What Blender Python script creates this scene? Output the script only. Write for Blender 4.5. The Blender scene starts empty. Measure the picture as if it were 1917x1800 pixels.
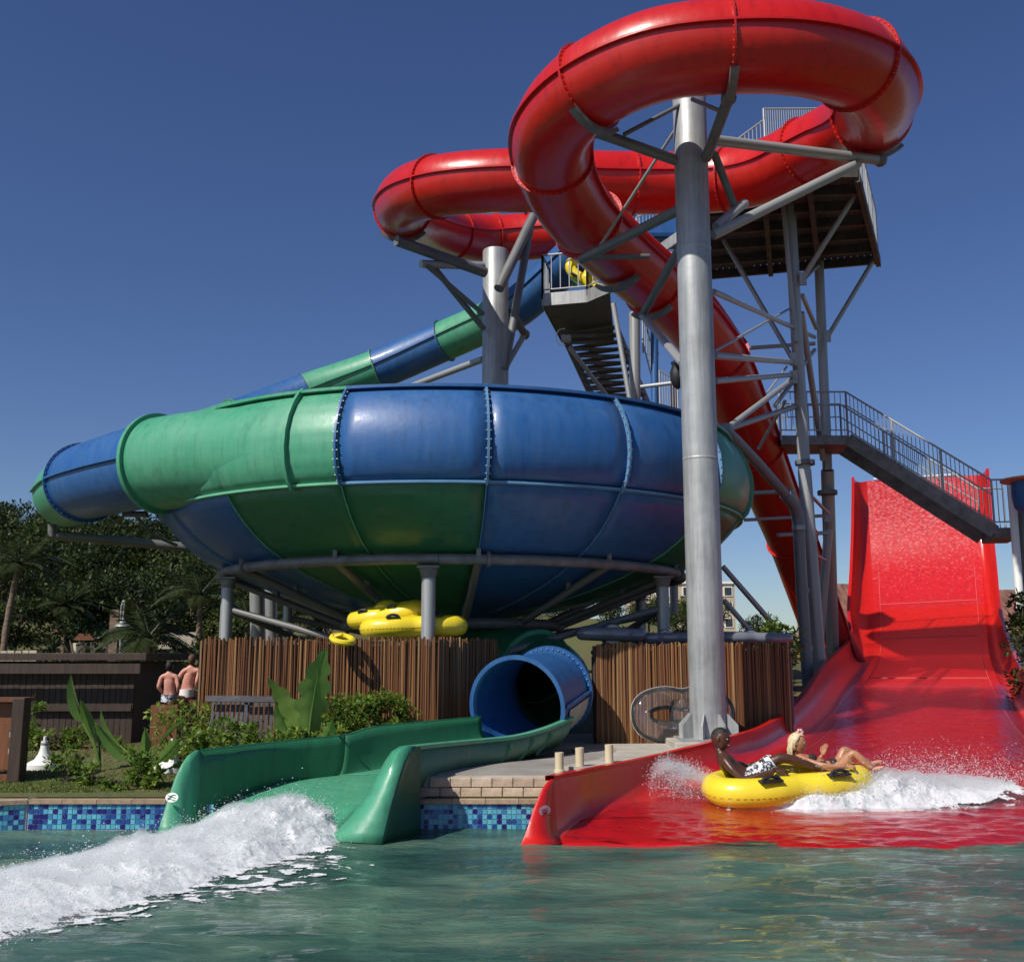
import bpy, math, random
from mathutils import Vector, Matrix, noise as mn
random.seed(7)
R = math.radians
S = bpy.context.scene
COL = S.collection

# ------------------------------------------------------------------ camera, world, sun, exposure
FPX, PITCH, EYE = 1950.0, math.atan(330 / 1950), 1.9
cd = bpy.data.cameras.new('camera'); cam = bpy.data.objects.new('camera', cd); COL.objects.link(cam)
cam.location = (0, 0, EYE); cam.rotation_euler = (math.pi / 2 + PITCH, 0, 0)
cd.sensor_fit = 'HORIZONTAL'; cd.sensor_width = 36; cd.lens = FPX / 1917 * 36
cd.clip_start = 0.1; cd.clip_end = 2000
S.camera = cam
SUN_EL, SUN_AZ = R(45), R(225)          # azimuth measured from +Y towards +X
W = bpy.data.worlds.new('World'); S.world = W; W.use_nodes = True
wn = W.node_tree.nodes; wl = W.node_tree.links
sky = wn.new('ShaderNodeTexSky'); sky.sky_type = 'NISHITA'; sky.sun_disc = False
sky.sun_elevation = SUN_EL; sky.sun_rotation = SUN_AZ
sky.air_density = 0.9; sky.dust_density = 0.5; sky.ozone_density = 4.0; sky.altitude = 100
bg = wn['Background']; bg.inputs['Strength'].default_value = 0.085
hs = wn.new('ShaderNodeHueSaturation'); hs.inputs['Saturation'].default_value = 1.13; hs.inputs['Hue'].default_value = .513
wl.new(sky.outputs[0], hs.inputs['Color']); wl.new(hs.outputs[0], bg.inputs['Color'])
sd = bpy.data.lights.new('sun', 'SUN'); sun = bpy.data.objects.new('sun', sd); COL.objects.link(sun)
sd.energy = 4.7; sd.angle = R(0.53); sd.color = (1.0, 0.95, 0.87)
tosun = Vector((math.sin(SUN_AZ) * math.cos(SUN_EL), math.cos(SUN_AZ) * math.cos(SUN_EL), math.sin(SUN_EL)))
sun.rotation_euler = tosun.to_track_quat('Z', 'Y').to_euler()
sun.location = (-10, -10, 30)
S.view_settings.view_transform = 'Standard'; S.view_settings.look = 'None'
S.view_settings.exposure = 0.0; S.view_settings.gamma = 1.0
S.view_settings.use_curve_mapping = False
S.cycles.transparent_max_bounces = 16; S.cycles.volume_bounces = 5

# ------------------------------------------------------------------ photo position -> point in the place
CP, SP = math.cos(PITCH), math.sin(PITCH)
def _d(px, py):
    cx, cy = (px - 958.5) / FPX, (900 - py) / FPX
    return Vector((cx, CP - cy * SP, SP + cy * CP))
def PY(px, py, y):
    d = _d(px, py); return Vector((0, 0, EYE)) + d * (y / d.y)
def PZ(px, py, z):
    d = _d(px, py); return Vector((0, 0, EYE)) + d * ((z - EYE) / d.z)
def PC(px, py, zc):
    return Vector((0, 0, EYE)) + _d(px, py) * zc
V = Vector
def YR(y):
    """depth correction of the things close to the pool edge"""
    return y * (1.057 if y <= 12.5 else 1.0 if y >= 14.5 else 1.057 - .057 * (y - 12.5) / 2)
def PN(px, py, y): return PY(px, py, YR(y))

# ------------------------------------------------------------------ materials
def newmat(name):
    m = bpy.data.materials.new(name); m.use_nodes = True
    nt = m.node_tree; b = nt.nodes['Principled BSDF']
    return m, nt, b
def _noise(nt, scale, detail=4, rough=.55, vec=None, sc=None):
    n = nt.nodes.new('ShaderNodeTexNoise'); n.inputs['Scale'].default_value = scale
    n.inputs['Detail'].default_value = detail; n.inputs['Roughness'].default_value = rough
    tc = nt.nodes.new('ShaderNodeTexCoord')
    mp = nt.nodes.new('ShaderNodeMapping')
    nt.links.new(tc.outputs['Object'], mp.inputs[0]); nt.links.new(mp.outputs[0], n.inputs['Vector'])
    if sc: mp.inputs['Scale'].default_value = sc
    return n
def _ramp(nt, fac, stops, interp='LINEAR'):
    r = nt.nodes.new('ShaderNodeValToRGB'); r.color_ramp.interpolation = interp
    e = r.color_ramp.elements
    while len(e) < len(stops): e.new(.5)
    for i, (p, c) in enumerate(stops):
        e[i].position = p; e[i].color = (c[0], c[1], c[2], 1)
    nt.links.new(fac, r.inputs[0]); return r
def _bump(nt, b, h, strength, dist=.02):
    bp = nt.nodes.new('ShaderNodeBump'); bp.inputs['Strength'].default_value = strength
    bp.inputs['Distance'].default_value = dist
    nt.links.new(h, bp.inputs['Height']); nt.links.new(bp.outputs[0], b.inputs['Normal']); return bp
def mat_simple(name, c, rough=.5, metal=0, var=.15, scale=3, bump=0, bscale=40, coat=0, sc=None, spec=None):
    m, nt, b = newmat(name)
    n = _noise(nt, scale, 5, .6, sc=sc)
    c0 = [x * (1 - var) for x in c]; c1 = [min(1, x * (1 + var)) for x in c]
    r = _ramp(nt, n.outputs[0], [(.3, c0), (.7, c1)])
    nt.links.new(r.outputs[0], b.inputs['Base Color'])
    b.inputs['Roughness'].default_value = rough; b.inputs['Metallic'].default_value = metal
    b.inputs['Coat Weight'].default_value = coat; b.inputs['Coat Roughness'].default_value = .08
    if spec is not None: b.inputs['Specular IOR Level'].default_value = spec
    if bump:
        n2 = _noise(nt, bscale, 4); _bump(nt, b, n2.outputs[0], bump)
    return m
def mat_fiberglass(name, c, fade, rough=.3, coat=.55, wob=.12, weather=.35):
    # gelcoat: clear top coat over colour, with chalky weathering in large patches and fine vertical dust streaks
    m, nt, b = newmat(name)
    n1 = _noise(nt, .55, 6, .62); n2 = _noise(nt, 2.2, 6, .7, sc=(3, 3, .35))
    mx = nt.nodes.new('ShaderNodeMath'); mx.operation = 'MULTIPLY'
    nt.links.new(n1.outputs[0], mx.inputs[0]); nt.links.new(n2.outputs[0], mx.inputs[1])
    r = _ramp(nt, mx.outputs[0], [(.16, c), (.42, [a * (1 - weather) + f * weather for a, f in zip(c, fade)])])
    # water stains and grime: long soft vertical runs and a few blotches
    g1 = _noise(nt, 1.6, 7, .72, sc=(4.5, 4.5, .5)); g2 = _ramp(nt, g1.outputs[0], [(.30, (.66, .64, .62)), (.50, (1, 1, 1))])
    gm = nt.nodes.new('ShaderNodeMix'); gm.data_type = 'RGBA'; gm.blend_type = 'MULTIPLY'; gm.inputs[0].default_value = .8
    nt.links.new(r.outputs[0], gm.inputs[6]); nt.links.new(g2.outputs[0], gm.inputs[7]); nt.links.new(gm.outputs[2], b.inputs['Base Color'])
    rr = nt.nodes.new('ShaderNodeMapRange'); rr.inputs['To Min'].default_value = rough * .8; rr.inputs['To Max'].default_value = rough * 1.4
    nt.links.new(n2.outputs[0], rr.inputs['Value']); nt.links.new(rr.outputs[0], b.inputs['Roughness'])
    b.inputs['Coat Weight'].default_value = coat; b.inputs['Coat Roughness'].default_value = .14
    n3 = _noise(nt, 3.5, 3, .5); n4 = _noise(nt, 26, 2, .5, sc=(.3, .3, 1))
    ad = nt.nodes.new('ShaderNodeMath'); ad.operation = 'MULTIPLY_ADD'; ad.inputs[1].default_value = .12
    nt.links.new(n4.outputs[0], ad.inputs[0]); nt.links.new(n3.outputs[0], ad.inputs[2])
    _bump(nt, b, ad.outputs[0], wob, .05)
    nt.links.new(b.inputs['Normal'].links[0].from_socket, b.inputs['Coat Normal'])
    return m
M = {}
M['red'] = mat_fiberglass('red_gelcoat', (.54, .009, .005), (.60, .04, .025), rough=.3, weather=.2, coat=.22)
M['blue'] = mat_fiberglass('blue_gelcoat', (.016, .095, .29), (.07, .17, .33), rough=.42, coat=.16, weather=.45)
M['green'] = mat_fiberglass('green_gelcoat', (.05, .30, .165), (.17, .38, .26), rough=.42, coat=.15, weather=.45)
M['green_dark'] = mat_fiberglass('dark_shaded_green_gelcoat', (.018, .135, .06), (.04, .18, .09), rough=.42, coat=.12)  # darker copy of green; shade painted into lower bowl panels and slide side wall
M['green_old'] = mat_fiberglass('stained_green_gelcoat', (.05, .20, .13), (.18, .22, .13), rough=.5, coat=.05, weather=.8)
M['edge_red'] = mat_simple('pale_red_sealant', (.66, .13, .11), .5)
M['edge_blue'] = mat_simple('pale_blue_edge', (.10, .24, .42), .5)
M['edge_green'] = mat_simple('pale_green_edge', (.13, .40, .25), .5)
M['yellow'] = mat_simple('yellow_vinyl', (.80, .62, .03), .32, var=.04, coat=.25)
M['black'] = mat_simple('black_rubber', (.015, .015, .016), .55)
def mat_galv():
    m, nt, b = newmat('galvanised_steel')
    n1 = _noise(nt, 1.1, 6, .65); n2 = _noise(nt, 3.0, 6, .75, sc=(6, 6, .35))
    mx = nt.nodes.new('ShaderNodeMath'); mx.operation = 'ADD'
    nt.links.new(n1.outputs[0], mx.inputs[0]); nt.links.new(n2.outputs[0], mx.inputs[1])
    r = _ramp(nt, mx.outputs[0], [(.34, (.24, .245, .24)), (.5, (.36, .37, .37)), (.66, (.5, .51, .5))])
    r.color_ramp.elements[0].position = .36
    mr = nt.nodes.new('ShaderNodeMath'); mr.operation = 'MULTIPLY'; mr.inputs[1].default_value = .5
    nt.links.new(mx.outputs[0], mr.inputs[0])
    nt.links.remove(r.inputs[0].links[0]); nt.links.new(mr.outputs[0], r.inputs[0])
    nt.links.new(r.outputs[0], b.inputs['Base Color'])
    b.inputs['Metallic'].default_value = .35; b.inputs['Roughness'].default_value = .48
    n3 = _noise(nt, 9, 4); _bump(nt, b, n3.outputs[0], .12, .02)
    return m
M['galv'] = mat_galv()
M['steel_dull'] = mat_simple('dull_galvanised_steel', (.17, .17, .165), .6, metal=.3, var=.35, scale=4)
M['rust_beam'] = mat_simple('rust_stained_beam', (.065, .055, .048), .7, metal=.1, var=.5, scale=3)
M['plank_grey'] = mat_simple('weathered_decking', (.11, .105, .10), .8, var=.4, scale=4, sc=(1, 8, 1))
M['pipe_grey'] = mat_simple('grey_pvc', (.17, .2, .22), .4, var=.12)
M['cream_pvc'] = mat_simple('cream_pvc', (.62, .52, .34), .45, var=.12)
M['white'] = mat_simple('white_paint', (.75, .75, .73), .5, var=.08)
M['concrete'] = mat_simple('pale_concrete', (.42, .38, .32), .85, var=.18, scale=2.5, bump=.3)
M['paving'] = mat_simple('grey_paving', (.27, .25, .22), .9, var=.2, scale=1.6, bump=.3)
M['dark_wood'] = mat_simple('dark_stained_timber', (.045, .026, .017), .65, var=.4, scale=3, sc=(8, 8, .6), bump=.2)
M['mid_wood'] = mat_simple('orange_stained_timber', (.16, .055, .02), .55, var=.35, scale=3, sc=(8, 8, .6), bump=.2)
M['grey_wood'] = mat_simple('silvered_timber', (.075, .072, .08), .8, var=.3, scale=3, sc=(2, 2, 9))
M['skin_dark'] = mat_simple('dark_brown_skin', (.075, .030, .017), .36, var=.25, scale=18, bump=.15, bscale=60)
M['skin_fair'] = mat_simple('tanned_skin', (.44, .20, .105), .38, var=.16, scale=18, bump=.15, bscale=60)
M['skin_pink'] = mat_simple('sunburnt_skin', (.60, .27, .20), .5, var=.1, scale=10)
M['hair_blond'] = mat_simple('blond_hair', (.62, .50, .30), .5, var=.3, scale=30, sc=(1, 1, .2), bump=.5)
M['hair_dark'] = mat_simple('black_hair', (.012, .009, .008), .7)
M['trunk'] = mat_simple('tree_bark', (.10, .075, .055), .9, var=.4, scale=8, bump=.5)
M['palm_trunk'] = mat_simple('palm_bark', (.17, .12, .085), .9, var=.4, scale=3, sc=(1, 1, 6), bump=.6)
M['cream_wall'] = mat_simple('cream_render', (.50, .40, .28), .85, var=.15, scale=.6)
M['window'] = mat_simple('window_glass', (.03, .035, .04), .12, var=.2)
M['stone_path'] = mat_simple('cream_stone', (.46, .40, .31), .85, var=.2, scale=2)
def mat_random(name, stops, rough=.6, interp='CONSTANT', bump=0, bscale=30, grain=None, coat=0, gmix=.35):
    m, nt, b = newmat(name)
    oi = nt.nodes.new('ShaderNodeObjectInfo')
    r = _ramp(nt, oi.outputs['Random'], stops, interp)
    n = _noise(nt, 6, 5, .7, sc=grain or (1, 1, 1))
    mx = nt.nodes.new('ShaderNodeMix'); mx.data_type = 'RGBA'; mx.blend_type = 'MULTIPLY'; mx.inputs[0].default_value = 1
    g = _ramp(nt, n.outputs[0], [(.3, (1 - gmix,) * 3), (.7, (1 + gmix * .5,) * 3)])
    nt.links.new(r.outputs[0], mx.inputs[6]); nt.links.new(g.outputs[0], mx.inputs[7])
    nt.links.new(mx.outputs[2], b.inputs['Base Color'])
    b.inputs['Roughness'].default_value = rough; b.inputs['Coat Weight'].default_value = coat
    if bump:
        n2 = _noise(nt, bscale, 4); _bump(nt, b, n2.outputs[0], bump)
    return m
M['bamboo'] = mat_random('varnished_bamboo', [(0, (.15, .052, .018)), (.25, (.24, .092, .030)), (.5, (.10, .036, .015)), (.72, (.28, .125, .042)), (.92, (.42, .25, .10)), (1, (.18, .062, .022))], .45, 'LINEAR', bump=.3, grain=(4, 4, 1.2), gmix=.6)
M['tile'] = mat_random('glazed_mosaic', [(0, (.10, .40, .55)), (.33, (.05, .20, .42)), (.55, (.02, .07, .28)), (.75, (.13, .48, .58)), (.87, (.018, .012, .16))], .15, 'CONSTANT', coat=.4, gmix=.15)
M['grout'] = mat_simple('pale_grout', (.34, .40, .5), .8, var=.2)
M['brick'] = mat_random('cream_washed_brick', [(0, (.50, .38, .27)), (.5, (.58, .46, .34)), (1, (.44, .33, .24))], .85, 'LINEAR', bump=.6, bscale=14, gmix=.3)
M['coping'] = mat_random('tan_coping_stone', [(0, (.42, .30, .19)), (.5, (.34, .24, .16)), (1, (.48, .36, .24))], .8, 'LINEAR', bump=.4, gmix=.3)
def mat_leaf(name, stops, trans=.35, scale=.6, rough=.5, sat=1):
    m, nt, b = newmat(name)
    oi = nt.nodes.new('ShaderNodeObjectInfo')
    n = _noise(nt, scale, 4, .7)
    g = nt.nodes.new('ShaderNodeNewGeometry')
    ad = nt.nodes.new('ShaderNodeMath'); ad.operation = 'MULTIPLY_ADD'; ad.inputs[1].default_value = .22
    nt.links.new(oi.outputs['Random'], ad.inputs[0]); nt.links.new(n.outputs[0], ad.inputs[2])
    ad2 = nt.nodes.new('ShaderNodeMath'); ad2.operation = 'MULTIPLY_ADD'; ad2.inputs[1].default_value = .34
    nt.links.new(g.outputs['Random Per Island'], ad2.inputs[0]); nt.links.new(ad.outputs[0], ad2.inputs[2])
    r = _ramp(nt, ad2.outputs[0], stops)
    nt.links.new(r.outputs[0], b.inputs['Base Color']); b.inputs['Roughness'].default_value = rough
    b.inputs['Specular IOR Level'].default_value = .3
    t = nt.nodes.new('ShaderNodeBsdfTranslucent'); nt.links.new(r.outputs[0], t.inputs[0])
    mx = nt.nodes.new('ShaderNodeMixShader'); mx.inputs[0].default_value = trans
    out = nt.nodes['Material Output']
    nt.links.new(b.outputs[0], mx.inputs[1]); nt.links.new(t.outputs[0], mx.inputs[2]); nt.links.new(mx.outputs[0], out.inputs[0])
    return m
M['leaf_far'] = mat_leaf('forest_leaves', [(.45, (.016, .025, .009)), (.75, (.038, .058, .015)), (1.05, (.085, .11, .026))], .2, .25)
M['leaf_olive'] = mat_leaf('olive_leaves', [(.45, (.04, .045, .022)), (.75, (.075, .080, .04)), (1.0, (.11, .105, .055))], .25, .25)
M['leaf_shrub'] = mat_leaf('shrub_leaves', [(.45, (.05, .105, .015)), (.70, (.13, .22, .03)), (.98, (.27, .34, .06))], .4, 2.0)
M['leaf_banana'] = mat_leaf('broad_leaves', [(.4, (.06, .13, .025)), (.75, (.13, .24, .05)), (1.0, (.22, .32, .08))], .35, 1.0, .35)
M['leaf_palm'] = mat_leaf('palm_fronds', [(.4, (.022, .036, .014)), (.8, (.05, .07, .025)), (1.1, (.09, .10, .04))], .25, .6, .45)
M['grass'] = mat_leaf('grass_blades', [(.4, (.07, .11, .02)), (.8, (.15, .19, .04)), (1.1, (.24, .23, .08))], .3, .8, .6)

# ------------------------------------------------------------------ mesh builder
ORIG = {}
def empty(name, loc, label=None, cat=None, group=None, kind=None):
    o = bpy.data.objects.new(name, None); COL.objects.link(o); o.location = loc; o.empty_display_size = .3
    tag(o, label, cat, group, kind); ORIG[o.name] = V(loc); return o
def tag(o, label=None, cat=None, group=None, kind=None):
    if label: o['label'] = label
    if cat: o['category'] = cat
    if group: o['group'] = group
    if kind: o['kind'] = kind
    return o
def org(p): return ORIG.get(p.name, V((0, 0, 0))) if p else V((0, 0, 0))
class MB:
    def __init__(s): s.v = []; s.f = []
    def add(s, vs, fs):
        k = len(s.v); s.v += [tuple(x) for x in vs]; s.f += [tuple(i + k for i in f) for f in fs]; return s
    def box(s, c, size, M3=None):
        hx, hy, hz = size[0] / 2, size[1] / 2, size[2] / 2
        vs = [V((x, y, z)) for x in (-hx, hx) for y in (-hy, hy) for z in (-hz, hz)]
        if M3: vs = [M3 @ v for v in vs]
        return s.add([v + V(c) for v in vs], [(0, 1, 3, 2), (4, 6, 7, 5), (0, 4, 5, 1), (2, 3, 7, 6), (0, 2, 6, 4), (1, 5, 7, 3)])
    def beam(s, a, b, w, h):
        a, b = V(a), V(b); d = (b - a); L = d.length
        d.normalize(); side = d.cross(V((0, 0, 1)))
        if side.length < 1e-4: side = V((1, 0, 0))
        side.normalize(); up = side.cross(d)
        m = Matrix((side, d, up)).transposed()
        return s.box((a + b) / 2, (w, L, h), m)
    def cyl(s, a, b, r0, r1=None, n=12, caps=True):
        a, b = V(a), V(b); r1 = r0 if r1 is None else r1
        d = (b - a).normalized(); u = d.orthogonal().normalized(); w = d.cross(u)
        vs = []
        for p, r in ((a, r0), (b, r1)):
            for i in range(n):
                t = 2 * math.pi * i / n; vs.append(p + u * math.cos(t) * r + w * math.sin(t) * r)
        fs = [(i, (i + 1) % n, n + (i + 1) % n, n + i) for i in range(n)]
        if caps: fs += [tuple(range(n - 1, -1, -1)), tuple(range(n, 2 * n))]
        return s.add(vs, fs)
    def grid(s, rows, closed=False):
        n = len(rows[0]); vs = [p for r in rows for p in r]; fs = []
        for i in range(len(rows) - 1):
            for j in range(n if closed else n - 1):
                k = (j + 1) % n
                fs.append((i * n + j, i * n + k, (i + 1) * n + k, (i + 1) * n + j))
        return s.add(vs, fs)
    def tube(s, pts, rad, n=14, caps=True):
        rows = []
        fr = frames(pts)
        for i, p in enumerate(pts):
            r = rad[i] if hasattr(rad, '__len__') else rad
            sd_, up = fr[i]
            rows.append([p + sd_ * math.cos(2 * math.pi * j / n) * r + up * math.sin(2 * math.pi * j / n) * r for j in range(n)])
        k = len(s.v); s.grid(rows, True)
        if caps:
            L = len(rows)
            s.f.append(tuple(k + j for j in range(n - 1, -1, -1))); s.f.append(tuple(k + (L - 1) * n + j for j in range(n)))
        return s
    def lathe(s, c, prof, n=20, a0=0, a1=2 * math.pi):
        full = abs(a1 - a0 - 2 * math.pi) < 1e-6; m = n if full else n + 1
        rows = [[V(c) + V((r * math.cos(a0 + (a1 - a0) * j / n), r * math.sin(a0 + (a1 - a0) * j / n), z)) for j in range(m)] for r, z in prof]
        return s.grid(rows, full)
    def torus(s, c, Rm, r, n=32, k=12, M3=None):
        rows = []
        for i in range(n + 1):
            a = 2 * math.pi * i / n; row = []
            for j in range(k):
                b = 2 * math.pi * j / k
                p = V(((Rm + r * math.cos(b)) * math.cos(a), (Rm + r * math.cos(b)) * math.sin(a), r * math.sin(b)))
                row.append(V(c) + (M3 @ p if M3 else p))
            rows.append(row)
        return s.grid(rows, True)
    def blob(s, c, r, sub=1, jit=0, sc=(1, 1, 1)):
        vs, fs = ICO[sub]
        return s.add([V(c) + V((v.x * r * sc[0], v.y * r * sc[1], v.z * r * sc[2])) * (1 + random.uniform(-jit, jit)) for v in vs], fs)
    def build(s, name, mat, parent=None, smooth=True, label=None, cat=None, group=None, kind=None, solid=0, bevel=0, auto=None):
        o_ = org(parent)
        me = bpy.data.meshes.new(name); me.from_pydata([(v[0] - o_.x, v[1] - o_.y, v[2] - o_.z) for v in s.v], [], s.f)
        me.materials.append(mat); me.validate()
        import bmesh
        bm = bmesh.new(); bm.from_mesh(me); 
        lo = [v for v in bm.verts if not v.link_faces]
        if lo: bmesh.ops.delete(bm, geom=lo, context='VERTS')
        if len(bm.faces) < 60000: bmesh.ops.recalc_face_normals(bm, faces=bm.faces)
        if smooth:
            ca = R(auto if auto else 40)
            for e in bm.edges:
                if len(e.link_faces) == 2 and e.calc_face_angle(0) > ca: e.smooth = False
            for f in bm.faces: f.smooth = True
        bm.to_mesh(me); bm.free()
        o = bpy.data.objects.new(name, me); COL.objects.link(o)
        if parent: o.parent = parent; ORIG[o.name] = o_
        if solid:
            md = o.modifiers.new('thickness', 'SOLIDIFY'); md.thickness = abs(solid); md.offset = 0 if solid > 0 else 1
        if bevel:
            md = o.modifiers.new('bevel', 'BEVEL'); md.width = bevel; md.segments = 2; md.limit_method = 'ANGLE'
        return tag(o, label, cat, group, kind)
def _ico():
    import bmesh
    out = {}
    for sub in (1, 2, 3):
        bm = bmesh.new(); bmesh.ops.create_icosphere(bm, subdivisions=sub, radius=1)
        out[sub] = ([v.co.copy() for v in bm.verts], [tuple(v.index for v in f.verts) for f in bm.faces]); bm.free()
    return out
ICO = _ico()
def frames(pts):
    out = []
    for i in range(len(pts)):
        t = (pts[min(i + 1, len(pts) - 1)] - pts[max(i - 1, 0)]).normalized()
        sd_ = t.cross(V((0, 0, 1)))
        if sd_.length < 1e-3: sd_ = out[-1][0] if out else V((1, 0, 0))
        sd_.normalize(); up = sd_.cross(t).normalized()
        if abs(t.z) > .97 and out: 
            sd_ = (out[-1][0] - t * out[-1][0].dot(t)).normalized(); up = sd_.cross(t)
        out.append((sd_, up))
    return out
def catmull(cps, k=8):
    """cps: list of (Vector, radius). Returns points, radii with k steps per span (index i*k is control point i)."""
    P = [c[0] for c in cps]; Q = [c[1] for c in cps]; n = len(P); pts = []; rad = []
    for i in range(n - 1):
        p0, p1, p2, p3 = P[max(i - 1, 0)], P[i], P[i + 1], P[min(i + 2, n - 1)]
        for j in range(k):
            t = j / k
            pts.append(.5 * ((2 * p1) + (p2 - p0) * t + (2 * p0 - 5 * p1 + 4 * p2 - p3) * t * t + (3 * p1 - p0 - 3 * p2 + p3) * t ** 3))
            rad.append(Q[i] * (1 - t) + Q[i + 1] * t)
    pts.append(P[-1]); rad.append(Q[-1]); return pts, rad
_cyl = {}
def rod(name, parent, a, b, r, mat='galv', n=12, label=None):
    """a straight round member sharing one cylinder mesh"""
    key = (mat, n)
    if key not in _cyl:
        m = MB().cyl((0, 0, 0), (0, 0, 1), 1, n=n); o = m.build('rod', M[mat]); _cyl[key] = o.data
        bpy.data.objects.remove(o)
    o = bpy.data.objects.new(name, _cyl[key]); COL.objects.link(o)
    a, b = V(a) - org(parent), V(b) - org(parent); d = b - a
    o.matrix_basis = Matrix.Translation(a) @ d.to_track_quat('Z', 'X').to_matrix().to_4x4() @ Matrix.Diagonal((r, r, d.length, 1))
    if parent: o.parent = parent; ORIG[o.name] = org(parent)
    if label: o['label'] = label
    return o
def inst(name, me, parent, loc, rot=(0, 0, 0), sc=(1, 1, 1)):
    o = bpy.data.objects.new(name, me); COL.objects.link(o)
    o.location = V(loc) - org(parent); o.rotation_euler = rot; o.scale = sc
    if parent: o.parent = parent
    return o
def copy_tree(o, loc=None, rz=None, sc=None, label=None, group=None):
    c = o.copy(); COL.objects.link(c)
    for ch in list(o.children):
        d = ch.copy(); COL.objects.link(d); d.parent = c
        for g in ch.children:
            e = g.copy(); COL.objects.link(e); e.parent = d
    if loc is not None: c.location = loc
    if rz is not None: c.rotation_euler = (0, 0, rz) if not hasattr(rz, '__len__') else rz
    if sc is not None: c.scale = (sc,) * 3 if not hasattr(sc, '__len__') else sc
    if label: c['label'] = label
    if group: c['group'] = group
    return c
def lerp(a, b, t): return a + (b - a) * t
def pl(x, tab):
    if x <= tab[0][0]: return tab[0][1]
    for (a, b), (c, d) in zip(tab, tab[1:]):
        if x <= c: return b + (d - b) * (x - a) / (c - a)
    return tab[-1][1]
# ================================================================== THE SETTING
DECK = .57
LAWN = .34
SLIDE_EDGE = [(YR(y_), x_ * YR(y_) / y_) for y_, x_ in [(11.0, .3), (11.7, .80), (12.9, 1.74), (14.4, 2.95), (16.0, 3.96), (18.6, 5.17), (20.5, 6.1), (26, 8.2), (31, 10.2), (40, 12.5)]]
def GL(y): return pl(y, [(12.05, -3.62), (12.42, -3.36), (13.16, -2.82), (13.69, -2.19), (14.04, -1.85), (14.65, -1.19), (15.35, -.46)])
def GR(y): return pl(y, [(11.6, -1.27), (12.15, -1.02), (13.0, -.68), (13.6, -.33), (14.0, .09), (14.6, .50), (15.2, .88)])
def gz(x, y):
    """terrain height"""
    if x > .2 and y < 40 and x > pl(y, SLIDE_EDGE) - .12: return -.35
    if y < 15.0 and GL(y) + .04 < x < GR(y) - .02: return -.3
    base = pl(y, [(12.1, LAWN), (14, .42), (20, .55), (26, .9), (34, 1.9), (45, 3.0), (60, 5.2), (78, 8.2), (110, 9), (400, 8)])
    side = pl(x, [(-60, 1.15), (-30, 1.0), (-15, .86), (0, .60), (15, .42), (40, .35)])
    if y < 20: side = 1
    elif y < 34: side = 1 + (side - 1) * (y - 20) / 14
    b = .5 + (base - .5) * side
    if y > 16: b += (mn.noise(V((x * .09, y * .09, 0))) * 1.0) * min(1, (y - 16) / 30)
    return b
def build_ground():
    ys = [12.2 + .2 * i for i in range(40)] + [20 + 2 * i for i in range(1, 30)] + [85, 100, 130, 180, 260, 400, 700, 1200]
    xs = [-900, -500, -250, -150, -100] + [-80 + 2.5 * i for i in range(28)] + [-10 + .2 * i for i in range(100)] + [10 + 2.5 * i for i in range(29)] + [100, 150, 250, 500, 900]
    rows = [[V((x, y, (gz(x, y) if y < 400 else 4))) for x in xs] for y in ys]
    mb = MB().grid(rows)
    m, nt, b = newmat('lawn_and_soil')
    n = _noise(nt, .55, 6, .7); n2 = _noise(nt, 9, 5, .7)
    r = _ramp(nt, n.outputs[0], [(.35, (.15, .09, .05)), (.47, (.12, .11, .035)), (.6, (.085, .115, .03))])
    mx = nt.nodes.new('ShaderNodeMix'); mx.data_type = 'RGBA'; mx.blend_type = 'MULTIPLY'; mx.inputs[0].default_value = .7
    g = _ramp(nt, n2.outputs[0], [(.3, (.5, .5, .5)), (.7, (1.2, 1.2, 1.2))])
    nt.links.new(r.outputs[0], mx.inputs[6]); nt.links.new(g.outputs[0], mx.inputs[7]); nt.links.new(mx.outputs[2], b.inputs['Base Color'])
    b.inputs['Roughness'].default_value = .95; _bump(nt, b, n2.outputs[0], .6, .05)
    mb.build('ground', m, kind='structure')
build_ground()

# --- pool basin line. Corner of the tiled wall at the left, then straight across
WY = 12.11
CX = PY(50, 1550, WY).x
def tile_run(parent, a, b, z0, z1, cell=.0545, seed=0):
    a, b = V(a), V(b); L = (b - a).length; d = (b - a) / L; nrm = V((d.y, -d.x, 0))
    n = int(L / cell); rows = int((z1 - z0) / cell)
    ang = math.atan2(d.y, d.x)
    for j in range(rows):
        for i in range(n):
            p = a + d * (cell * (i + .5)) + nrm * .004
            inst('tile', TILE, parent, (p.x, p.y, z1 - cell * (j + .5) - .003), (0, 0, ang))
t_ = MB().box((0, 0, 0), (.0465, .008, .0465)); to = t_.build('tile', M['tile'], smooth=False); TILE = to.data; bpy.data.objects.remove(to)
def coping_stone_mesh(L, dp, h):
    m = MB().box((0, 0, 0), (L, dp, h)); o = m.build('coping_stone', M['coping'], smooth=False, bevel=.012)
    me = o.data; bpy.data.objects.remove(o); return me
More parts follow.
